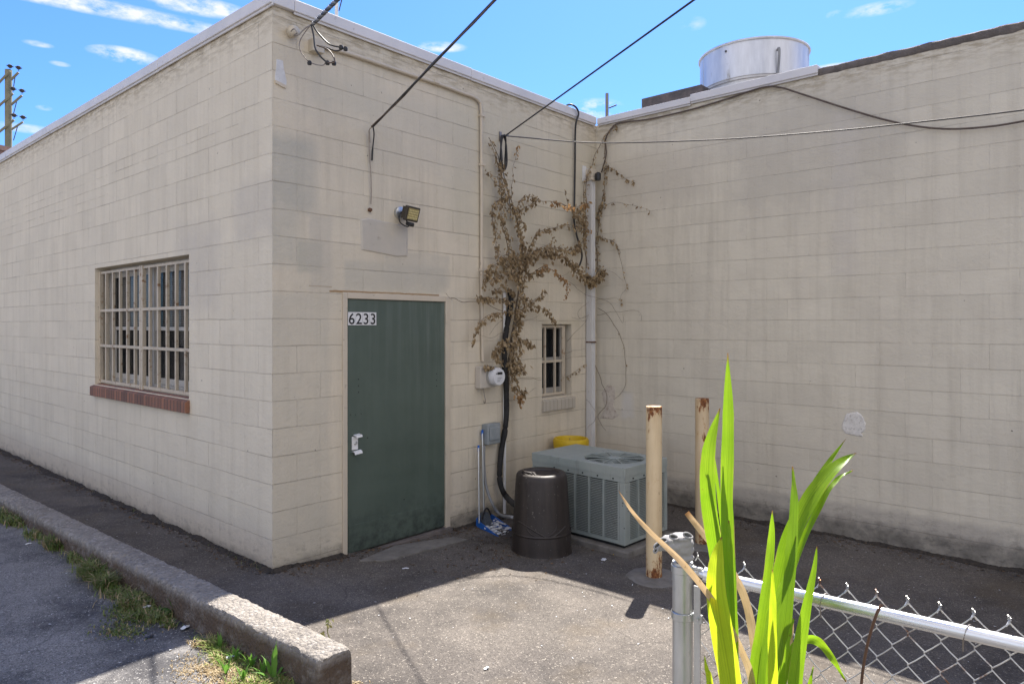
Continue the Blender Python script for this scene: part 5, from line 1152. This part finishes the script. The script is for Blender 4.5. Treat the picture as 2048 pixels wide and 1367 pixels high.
branch(st_, lv, [(262, 1190), (262, 1080), (275, 960), (292, 850), (312, 700), (322, 560), (300, 430), (270, 340), (240, 250), (215, 130), (170, 60)], .05, .014, .003, 0, .02, .05)
branch(st_, lv, [(285, 1100), (290, 940), (318, 720), (318, 560), (290, 400)], .09, .007, .003, 150, .035, .052)
branch(st_, lv, [(275, 1150), (285, 960), (300, 820)], .10, .006, .003, 170, .035, .055)
branch(st_, lv, [(305, 760), (318, 620), (320, 520), (290, 400), (250, 330), (228, 220), (212, 170)], .08, .006, .003, 140, .028, .045)
branch(st_, lv, [(312, 700), (280, 640), (260, 560), (240, 470), (232, 380), (225, 300), (212, 240)], .09, .005, .002, 120, .028, .045)
branch(st_, lv, [(225, 210), (200, 130), (172, 60)], .05, .004, .002, 90, .012, .035)
branch(st_, lv, [(235, 290), (190, 250), (165, 205)], .06, .003, .001, 110, .015, .035)
branch(st_, lv, [(240, 320), (200, 360), (190, 430), (205, 520), (222, 600), (250, 640)], .08, .005, .002, 150, .018, .045)
branch(st_, lv, [(222, 400), (250, 470), (272, 540), (300, 600)], .08, .004, .002, 110, .018, .04)
branch(st_, lv, [(268, 330), (280, 240), (295, 150), (304, 85)], .05, .003, .001, 24, .006, .04)
branch(st_, lb, [(300, 130), (304, 85)], .05, .002, .001, 120, .008, .04)
branch(st_, lv, [(285, 385), (320, 335), (365, 322), (410, 342)], .10, .004, .002, 130, .016, .045)
branch(st_, lv, [(295, 410), (340, 370), (385, 350)], .10, .003, .002, 130, .012, .04)
branch(st_, lb, [(410, 342), (455, 345), (505, 358), (560, 366), (618, 352)], [.12, .24, .30, .30, .26], .003, .0015, 10, .01, .04)
branch(st_, lb, [(450, 347), (505, 360), (550, 368)], [.26, .30, .30], .002, .0015, 150, .012, .045)
branch(st_, lb, [(580, 362), (618, 350)], [.28, .27], .002, .0015, 120, .012, .045)
branch(st_, lv, [(340, 600), (365, 520), (400, 475), (460, 462), (530, 448), (585, 460)], .10, .005, .002, 150, .018, .042)
branch(st_, lv, [(345, 590), (400, 555), (450, 530), (470, 500)], .09, .003, .001, 60, .014, .04)
branch(st_, lv, [(500, 465), (560, 458), (625, 470)], [.1, .3, .4], .002, .001, 8, .006, .03)
branch(st_, lb, [(600, 464), (628, 472)], [.36, .42], .002, .001, 100, .008, .035)
branch(st_, lv, [(330, 620), (380, 580), (440, 568), (500, 590), (545, 625), (590, 668), (640, 695), (675, 660)], .12, .006, .003, 330, .026, .05)
branch(st_, lv, [(340, 600), (400, 560), (470, 550), (520, 560), (560, 560), (575, 530)], .10, .004, .002, 150, .02, .045)
branch(st_, lv, [(325, 650), (370, 665), (430, 640)], [.10, .16, .32], .005, .003, 200, .02, .05)
branch(st_, lb, [(380, 655), (430, 638), (470, 655), (500, 690), (530, 725), (512, 775)], [.2, .34, .44, .46, .46, .44], .004, .001, 120, .014, .045)
branch(st_, lv, [(315, 640), (260, 605), (200, 625), (160, 660), (148, 720)], .11, .004, .002, 210, .024, .05)
branch(st_, lv, [(312, 690), (260, 660), (215, 670), (175, 700)], .12, .004, .002, 260, .03, .05)
branch(st_, lv, [(305, 600), (270, 575), (235, 590)], .12, .004, .002, 200, .025, .05)
branch(st_, lv, [(290, 760), (240, 725), (190, 742)], .10, .004, .002, 180, .016, .045)
branch(st_, lv, [(285, 790), (220, 775), (160, 778), (120, 768)], .11, .004, .002, 180, .016, .05)
branch(st_, lv, [(290, 840), (240, 835), (190, 842), (150, 865), (120, 910), (100, 975)], .12, .004, .001, 130, .014, .045)
branch(st_, lv, [(310, 770), (350, 790), (400, 815), (440, 835), (460, 880)], .12, .004, .001, 170, .018, .045)
branch(st_, lv, [(315, 830), (360, 800), (395, 770), (410, 745)], .10, .004, .001, 150, .02, .045)
branch(st_, lv, [(290, 970), (330, 965), (372, 980)], .12, .003, .001, 180, .018, .05)
branch(st_, lv, [(262, 960), (220, 985), (195, 1020), (215, 1050)], .12, .003, .001, 260, .025, .055)
branch(st_, lv, [(270, 1060), (300, 1075), (330, 1095)], .12, .003, .001, 220, .022, .055)
branch(st_, lv, [(265, 1165), (300, 1180), (335, 1190)], .12, .003, .001, 180, .02, .055)
branch(st_, lb, [(280, 1185), (310, 1215), (318, 1240)], .14, .003, .001, 160, .016, .05)
branch(st_, lv, [(155, 1075), (185, 1080)], .10, .002, .001, 330, .012, .05)
branch(st_, lv, [(0, 775), (60, 790), (130, 795), (190, 812), (235, 830)], .05, .0025, .003, 0, .01, .03)
branch(st_, lv, [(-25, 755), (-8, 772), (8, 785)], .03, .0015, .001, 0, .01, .03)
branch(st_, lv, [(265, 1160), (300, 1142), (350, 1133), (410, 1140)], .04, .0025, .0015, 0, .01, .03)
branch(st_, lv, [(265, 930), (220, 935), (180, 948), (130, 945)], .06, .002, .001, 0, .01, .03)
branch(st_, lv, [(300, 880), (360, 870), (415, 838)], .05, .002, .001, 0, .01, .03)
branch(st_, lv, [(235, 870), (200, 900), (175, 935)], .05, .0015, .001, 0, .01, .03)
branch(st_, lv, [(290, 1230), (340, 1200), (390, 1180)], .04, .0015, .001, 0, .01, .03)
branch(st_, lv, [(470, 680), (520, 670), (540, 655)], .06, .0015, .001, 0, .01, .03)
st_.build('stem', 'stem', vt, smooth=True); lv.build('leaves', 'dryleaf', vt); lb.build('leaves', 'dryleafb', vt, label='light tan leaves in the sun')
v2 = thing('dried_vine', on_door(1185, 600), 'dried vine tangled around the top of the white downspout', 'vine')
st_, lv, lb = MB(), MB(), MB()
branch(st_, lv, [(610, 640), (605, 560), (600, 480), (600, 400), (606, 300), (615, 240), (640, 160), (670, 90), (720, 20), (745, 0)], .05, .006, .003, 34, .014, .035)
branch(st_, lv, [(700, 200), (695, 120), (690, 60), (712, 25), (740, 0)], .05, .004, .003, 20, .012, .035)
branch(st_, lv, [(600, 480), (580, 430), (555, 400), (575, 380), (608, 350)], .09, .004, .003, 330, .03, .042)
branch(st_, lv, [(604, 560), (596, 460), (600, 390)], .09, .004, .003, 200, .026, .04)
branch(st_, lv, [(552, 400), (530, 350), (508, 293)], .06, .003, .001, 60, .012, .035)
branch(st_, lv, [(600, 690), (625, 700), (655, 680), (680, 655)], .13, .004, .003, 330, .026, .045)
branch(st_, lv, [(560, 560), (575, 540), (600, 520)], .09, .004, .003, 180, .024, .04)
branch(st_, lv, [(606, 340), (600, 280), (612, 225), (630, 190)], .07, .004, .003, 80, .018, .035)
branch(st_, lv, [(662, 680), (658, 620), (655, 560), (660, 480), (664, 400), (680, 340), (692, 280), (690, 200), (700, 185)], .04, .006, .003, 110, .018, .035)
branch(st_, lv, [(664, 460), (662, 400), (672, 350)], .06, .003, .002, 160, .022, .04)
branch(st_, lv, [(700, 185), (730, 200), (770, 230), (800, 250), (828, 250)], .04, .0025, .001, 95, .010, .04)
branch(st_, lv, [(668, 385), (710, 358), (760, 350), (830, 360), (885, 378), (890, 395)], .05, .002, .001, 20, .008, .04)
branch(st_, lv, [(662, 500), (690, 508), (720, 515), (748, 545), (765, 575)], .05, .003, .002, 95, .012, .04)
branch(st_, lv, [(748, 545), (760, 600), (775, 655), (788, 700), (788, 735), (768, 765), (766, 810)], .04, .002, .001, 22, .008, .035)
branch(st_, lv, [(660, 820), (700, 845), (740, 900), (770, 965), (785, 1040), (788, 1130), (770, 1190), (735, 1228)], .03, .0028, .002, 5, .006, .04)
branch(st_, lv, [(650, 1070), (680, 1150), (704, 1240), (660, 1300), (675, 1340), (700, 1370)], .03, .003, .002, 0, .006, .03)
branch(st_, lv, [(530, 700), (600, 755), (700, 785), (745, 830), (770, 885), (775, 840)], .05, .0018, .001, 0, .006, .03)
branch(st_, lv, [(655, 785), (700, 775), (740, 770), (770, 790)], .03, .0015, .001, 0, .006, .03)
branch(st_, lv, [(660, 850), (720, 838), (790, 832), (840, 835), (858, 850), (855, 878)], .03, .002, .001, 0, .006, .03)
branch(st_, lv, [(620, 850), (580, 865), (580, 830), (615, 800), (655, 785)], .06, .002, .001, 0, .006, .03)
branch(st_, lv, [(525, 970), (560, 930), (605, 880), (615, 850)], .04, .002, .001, 0, .006, .03)
branch(st_, lv, [(515, 1018), (560, 1012), (606, 998)], .04, .002, .001, 0, .006, .03)
branch(st_, lv, [(520, 1132), (555, 1110), (580, 1090), (606, 1068)], .05, .002, .001, 75, .008, .035)
branch(st_, lv, [(690, 650), (740, 665), (780, 700)], .03, .0015, .001, 0, .006, .03)
branch(st_, lv, [(690, 655), (660, 650), (640, 655)], .1, .0015, .001, 0, .006, .03)
branch(st_, lv, [(545, 860), (575, 870), (605, 850)], .05, .0015, .001, 0, .006, .03)
branch(st_, lv, [(610, 1230), (640, 1260), (655, 1280)], .1, .0018, .001, 0, .006, .03)
branch(st_, lv, [(655, 1300), (630, 1340), (610, 1367)], .1, .0018, .001, 0, .006, .03)
st_.build('stem', 'stem', v2, smooth=True); lv.build('leaves', 'dryleaf', v2)

# ------------------------------------------------------------------ weeds, grass, litter
random.seed(5)
def blade(mb, p, h, lean, w=.004):
    a = random.uniform(0, 6.28); d = Vector((math.cos(a), math.sin(a), 0))*lean; s_ = Vector((-math.sin(a), math.cos(a), 0))*w
    p1 = p+d*.3*h+up*h*.6; p2 = p+d*h*1.0+up*h*random.uniform(.6, .95)
    mb.add([p-s_, p+s_, p1+s_*.8, p1-s_*.8, p2], [(0, 1, 2, 3), (3, 2, 4)])
def ground_px(px, py):
    z = .13
    for _ in range(5):
        p = on_z(px, py, z); z = gz(p.x, p.y)
    return Vector((p.x, p.y, z))
G = MB(); GL = MB(); ST = MB()
patches = [(10, 1032, 30, 12, 260, .07), (35, 1045, 34, 12, 320, .07), (75, 1072, 30, 10, 220, .05), (112, 1092, 26, 10, 360, .08), (150, 1118, 22, 10, 200, .06), (185, 1150, 26, 14, 520, .10), (212, 1172, 22, 12, 420, .09), (235, 1190, 30, 12, 300, .05), (275, 1208, 40, 14, 560, .07), (268, 1228, 58, 20, 420, .035), (310, 1235, 36, 12, 320, .05), (245, 1260, 60, 20, 300, .02), (338, 1250, 16, 8, 120, .03)]
for (px, py, w, h, n, ht) in patches:
    for k in range(int(n*1.3)):
        p = ground_px(px+random.gauss(0, w*.45), py+random.gauss(0, h*.45)); blade(G if random.random() < .8 else ST, p-up*.003, random.uniform(.5, 1.3)*ht, random.uniform(.2, 1.5), random.uniform(.0018, .0055))
for (px, py, w, h, n, ht, kind) in [(425, 1290, 26, 12, 260, .045, 1), (455, 1315, 34, 14, 420, .04, 1), (440, 1340, 50, 18, 560, .018, 2), (500, 1335, 50, 16, 420, .03, 1), (560, 1350, 50, 20, 500, .035, 1), (540, 1370, 70, 16, 500, .04, 1), (620, 1360, 50, 14, 420, .035, 1), (660, 1362, 26, 10, 300, .03, 1), (480, 1372, 90, 22, 700, .02, 2), (700, 1372, 40, 10, 240, .014, 2), (380, 1335, 40, 26, 260, .014, 2), (520, 1400, 140, 24, 900, .03, 1), (400, 1290, 20, 8, 100, .03, 2)]:
    for k in range(int(n*1.2)):
        p = ground_px(px+random.gauss(0, w*.5), py+random.gauss(0, h*.5)); blade(GL if kind == 1 and random.random() < .62 else (ST if kind == 2 or random.random() < .6 else G), p-up*.003, random.uniform(.5, 1.3)*ht, random.uniform(.3, 1.6), random.uniform(.0016, .0036))
for k in range(420):   # weed fringe along the kerb foot
    y = random.uniform(-1.9, 9); p = Vector((KX(y)-.19-abs(random.gauss(0, .03)), y, 0)); p.z = gz(p.x, y); blade(G if random.random() < .6 else ST, p, random.uniform(.01, .045), random.uniform(.3, 1.3), .002)
for k in range(500):   # dead grass at the wall foot
    y = random.uniform(.05, 9); p = Vector((-.01-abs(random.gauss(0, .03)), y, gz(-.02, y))); blade(ST if random.random() < .35 else G, p, random.uniform(.006, .028)*(1.6 if noise.noise(Vector((y*1.5, 0, 0))) > .2 else .7), random.uniform(.3, 1.3), .0016)
G.build('grass', 'grass', kind='stuff'); GL.build('sunlit_weeds', 'grassl', kind='stuff'); ST.build('straw', 'strawg', kind='stuff')
# soil and grit gathered along the foot of the walls
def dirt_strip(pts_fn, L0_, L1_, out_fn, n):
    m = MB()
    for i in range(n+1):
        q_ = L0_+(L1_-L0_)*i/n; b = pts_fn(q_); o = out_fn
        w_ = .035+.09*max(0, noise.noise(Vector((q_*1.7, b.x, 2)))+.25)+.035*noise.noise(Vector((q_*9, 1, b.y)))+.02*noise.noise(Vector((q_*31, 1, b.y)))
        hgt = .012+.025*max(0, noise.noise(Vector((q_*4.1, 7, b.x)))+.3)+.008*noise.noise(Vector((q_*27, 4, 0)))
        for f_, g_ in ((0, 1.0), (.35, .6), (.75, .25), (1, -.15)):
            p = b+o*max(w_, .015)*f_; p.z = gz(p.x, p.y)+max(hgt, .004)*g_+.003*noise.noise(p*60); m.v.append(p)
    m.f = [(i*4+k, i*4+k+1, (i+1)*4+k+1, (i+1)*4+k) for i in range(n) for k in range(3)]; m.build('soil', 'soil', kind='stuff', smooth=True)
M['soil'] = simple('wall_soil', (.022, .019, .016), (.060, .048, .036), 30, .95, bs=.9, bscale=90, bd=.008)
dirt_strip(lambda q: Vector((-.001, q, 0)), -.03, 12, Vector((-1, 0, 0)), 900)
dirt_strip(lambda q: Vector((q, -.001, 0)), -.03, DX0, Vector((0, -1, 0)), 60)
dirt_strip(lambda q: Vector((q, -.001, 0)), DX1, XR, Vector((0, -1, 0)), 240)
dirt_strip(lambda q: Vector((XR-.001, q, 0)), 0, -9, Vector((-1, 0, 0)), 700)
LT = MB()
def flat_leaf(mb, p, s):
    a = random.uniform(0, 6.28); rm = Matrix.Rotation(a, 4, 'Z') @ Matrix.Rotation(random.uniform(-.6, .6), 4, 'X'); mb.add([p+rm @ Vector(q_) for q_ in ((-s, 0, .004), (0, -s*.45, .006), (s, 0, .003), (0, s*.45, .008))], [(0, 1, 2, 3)])
for k in range(2200):
    q_ = random.random()
    if q_ < .35: y = random.uniform(0, 9); x = -abs(random.gauss(0, .07))-.01
    elif q_ < .60: x = random.uniform(.05, 3.9); y = -abs(random.gauss(0, .10))-.01
    elif q_ < .85: y = random.uniform(-6, -.1); x = XR-.02-abs(random.gauss(0, .14))
    else: x = random.gauss(1.7, .5); y = random.gauss(-.75, .3)
    if -.75 < y-(-.4) and False: continue
    flat_leaf(LT, Vector((x, y, gz(x, y))), random.uniform(.006, .02))
LT.build('leaf_litter', 'litterleaf', kind='stuff')
CR = MB(); random.seed(8)
for k in range(170):
    if k < 110: px, py = random.uniform(620, 2040), random.uniform(1010, 1330)
    else: px, py = random.uniform(0, 500), random.uniform(1000, 1330)
    p = ground_px(px, py)
    if p.x > XR-.05 or p.y > -.03 and p.x > 0 or p.z > .4: continue
    if KX(p.y)-.2 < p.x < KX(p.y)+.01: continue
    s_ = random.uniform(.002, .006); a = random.uniform(0, 3.1); rm = Matrix.Rotation(a, 4, 'Z'); CR.add([p+up*.005+rm @ Vector(q_) for q_ in ((-s_*1.5, -s_*.5, 0), (s_*1.5, -s_*.4, .002), (s_*1.3, s_*.5, 0), (-s_, s_*.6, .003))], [(0, 1, 2, 3)])
CR.build('litter_crumbs', 'paper', kind='stuff')
def scrap(px, py, s, label, mat='paper', cat='paper scrap', asp=.6, rotz=0.0, name='paper_scrap', lift=.004):
    p = ground_px(px, py); N = 16; m = MB(); v = [p+up*(lift+.008)]
    for k in range(N):
        a = 2*math.pi*k/N; rr_ = s*(1+.35*noise.noise(Vector((math.cos(a)*2+px, math.sin(a)*2, py)))); q_ = Matrix.Rotation(rotz, 3, 'Z') @ Vector((math.cos(a)*rr_, math.sin(a)*rr_*asp, 0)); v.append(p+q_+up*(lift+.012*abs(noise.noise(Vector((a*2, px, 0))))))
    m.v = v; m.f = [(0, 1+k, 1+(k+1) % N) for k in range(N)]; o = m.build(name, mat, label=label, cat=cat)
    so_ = o.modifiers.new('thick', 'SOLIDIFY'); so_.thickness = .0015
scrap(1208, 1119, .035, 'torn white paper scrap on the asphalt between the bin and the front bollard', rotz=.4)
scrap(1091, 1116, .022, 'small white paper scrap right in front of the dark bin', asp=.4, rotz=-.7)
scrap(811, 1137, .026, 'white crumpled tissue scrap on the shaded asphalt before the green door', asp=.35, rotz=-.7)
scrap(1230, 1108, .03, 'curled yellow leaf beside the corner of the air conditioner pad', mat=simple('yellow_leaf', (.45, .30, .03), (.35, .25, .04), 20, .8), cat='leaf', name='fallen_leaf', asp=.4)
scrap(370, 1258, .028, 'crumpled white tissue at the kerb foot beside the shadow edge', rotz=.5, lift=.012)
scrap(295, 1219, .024, 'bluish white plastic scrap among the weeds at the kerb', rotz=.2, lift=.02)
scrap(57, 1088, .022, 'white paper scrap on the road at far left', asp=.4)
scrap(973, 1337, .018, 'small white chip in the middle of the sunlit asphalt', asp=.5)
scrap(465, 1320, .03, 'pale plastic scrap lying in the sunlit weeds', asp=.5, lift=.02)
scrap(330, 1250, .034, 'flat grey stone piece between the weeds and the kerb', mat='slab', cat='stone', name='stone_chip', asp=.5)
scrap(300, 1274, .022, 'small black lump on the road beside the weeds', mat='black', cat='lump', name='asphalt_lump', asp=.6)
scrap(1265, 1170, .016, 'white cigarette-like sliver beside the front bollard footing', asp=.2, rotz=.4)
# broad leaf weed at the kerb
def broad_weed(px, py, label, leaves, mat, name='broadleaf_weed'):
    c = ground_px(px, py); t_ = thing(name, c, label, 'weed')
    for (az, h, l, w) in leaves:
        m = MB(); d = Vector((math.cos(az), math.sin(az), 0)); s_ = Vector((-d.y, d.x, 0)); N = 10; P = []
        for i in range(N+1):
            q_ = i/N; p = c+d*l*q_+up*(h*math.sin(q_*1.5)); ww = w*math.sin(min(1, q_*1.15+.12)*math.pi)**.7*(1+.15*math.sin(i*2.6)); P.append((p, max(ww, .001)))
        for p, ww in P: m.v += [p-s_*ww+up*ww*.4, p.copy(), p+s_*ww+up*ww*.4]
        m.f = [(i*3+j, i*3+j+1, (i+1)*3+j+1, (i+1)*3+j) for i in range(N) for j in range(2)]; m.build('leaf', mat, t_, smooth=True)
M['weedleaf'] = leafmat('weed_leaf', (.045, .125, .018), (.08, .17, .03), .4, 9); M['weedleafl'] = leafmat('weed_leaf_light', (.10, .24, .03), (.16, .30, .05), .45, 9)
va = math.atan2(rt.y, rt.x)
broad_weed(356, 1232, 'dark green broadleaf weed pressed against the kerb in shade', [(va+3.0, .04, .15, .016), (va+.2, .14, .05, .014), (va+1.0, .15, .04, .013), (va-2.6, .07, .10, .014), (va+2.2, .10, .06, .012), (va-.6, .08, .05, .012), (va+2.8, .09, .08, .014)], 'weedleaf')
broad_weed(548, 1362, 'bright green toothed weed at the bottom edge before the kerb', [(va+1.6, .17, .04, .011), (va+2.6, .10, .09, .011), (va+.6, .09, .09, .011), (va-.3, .06, .09, .010), (va-2.8, .06, .10, .011), (va+2.0, .13, .06, .010)], 'weedleafl')
broad_weed(662, 1358, 'tall thin weed with seed heads at the end of the kerb', [(va+1.6, .05, .03, .006), (va+.3, .04, .05, .006), (va+2.7, .05, .05, .006), (va-.5, .03, .05, .006)], 'weedleafl', 'seed_weed')
random.seed(21)
for (px, py) in [(440, 1300), (470, 1322), (452, 1348), (502, 1338), (526, 1352), (575, 1345), (594, 1360), (618, 1350), (640, 1362), (486, 1362)]:
    nb_ = len(bpy.data.objects)
    broad_weed(px, py, 'small bright leafy weed among the sunlit straw at the kerb foot', [(random.uniform(0, 6.28), random.uniform(.03, .09), random.uniform(.02, .06), random.uniform(.005, .009)) for _ in range(9)], 'weedleafl', 'small_weed')
for o in bpy.data.objects:
    if o.name.startswith('small_weed'): o['group'] = 'small leafy weeds at the kerb foot'
tw_ = [o for o in bpy.data.objects if o.name.startswith('seed_weed')][0]
c = tw_.location.copy(); dW = (c-CAM).dot(fw)
for pts in ([(660, 1355), (658, 1320), (650, 1290), (645, 1268)], [(663, 1355), (668, 1320), (662, 1285), (655, 1262), (657, 1238)], [(672, 1350), (680, 1325), (682, 1310)]):
    m = MB(); P = spline([at_depth(x, y, dW) for x, y in pts], 6); m.tube(P, .0026, 5)
    for q_ in (P[-1], P[-3]):
        for k in range(5): leaf(m, q_+Vector((random.gauss(0, .008), random.gauss(0, .008), random.gauss(0, .008))), .022)
    m.build('stem', leafmat('weed_stem', (.20, .24, .09), (.32, .26, .12), .3, 9), tw_, smooth=True)
m = MB()
for k in range(6):
    p = ground_px(300+random.uniform(-8, 8), 1330); 
for (a_, b_) in [((170, 1162), (238, 1178)), ((190, 1158), (222, 1172)), ((185, 1216), (194, 1202))]:
    A_, B_ = ground_px(*a_), ground_px(*b_); m.tube([A_+up*.006, (A_+B_)/2+up*.014, B_+up*.008], .0022, 5)
m.build('twigs', 'strawg', kind='stuff')
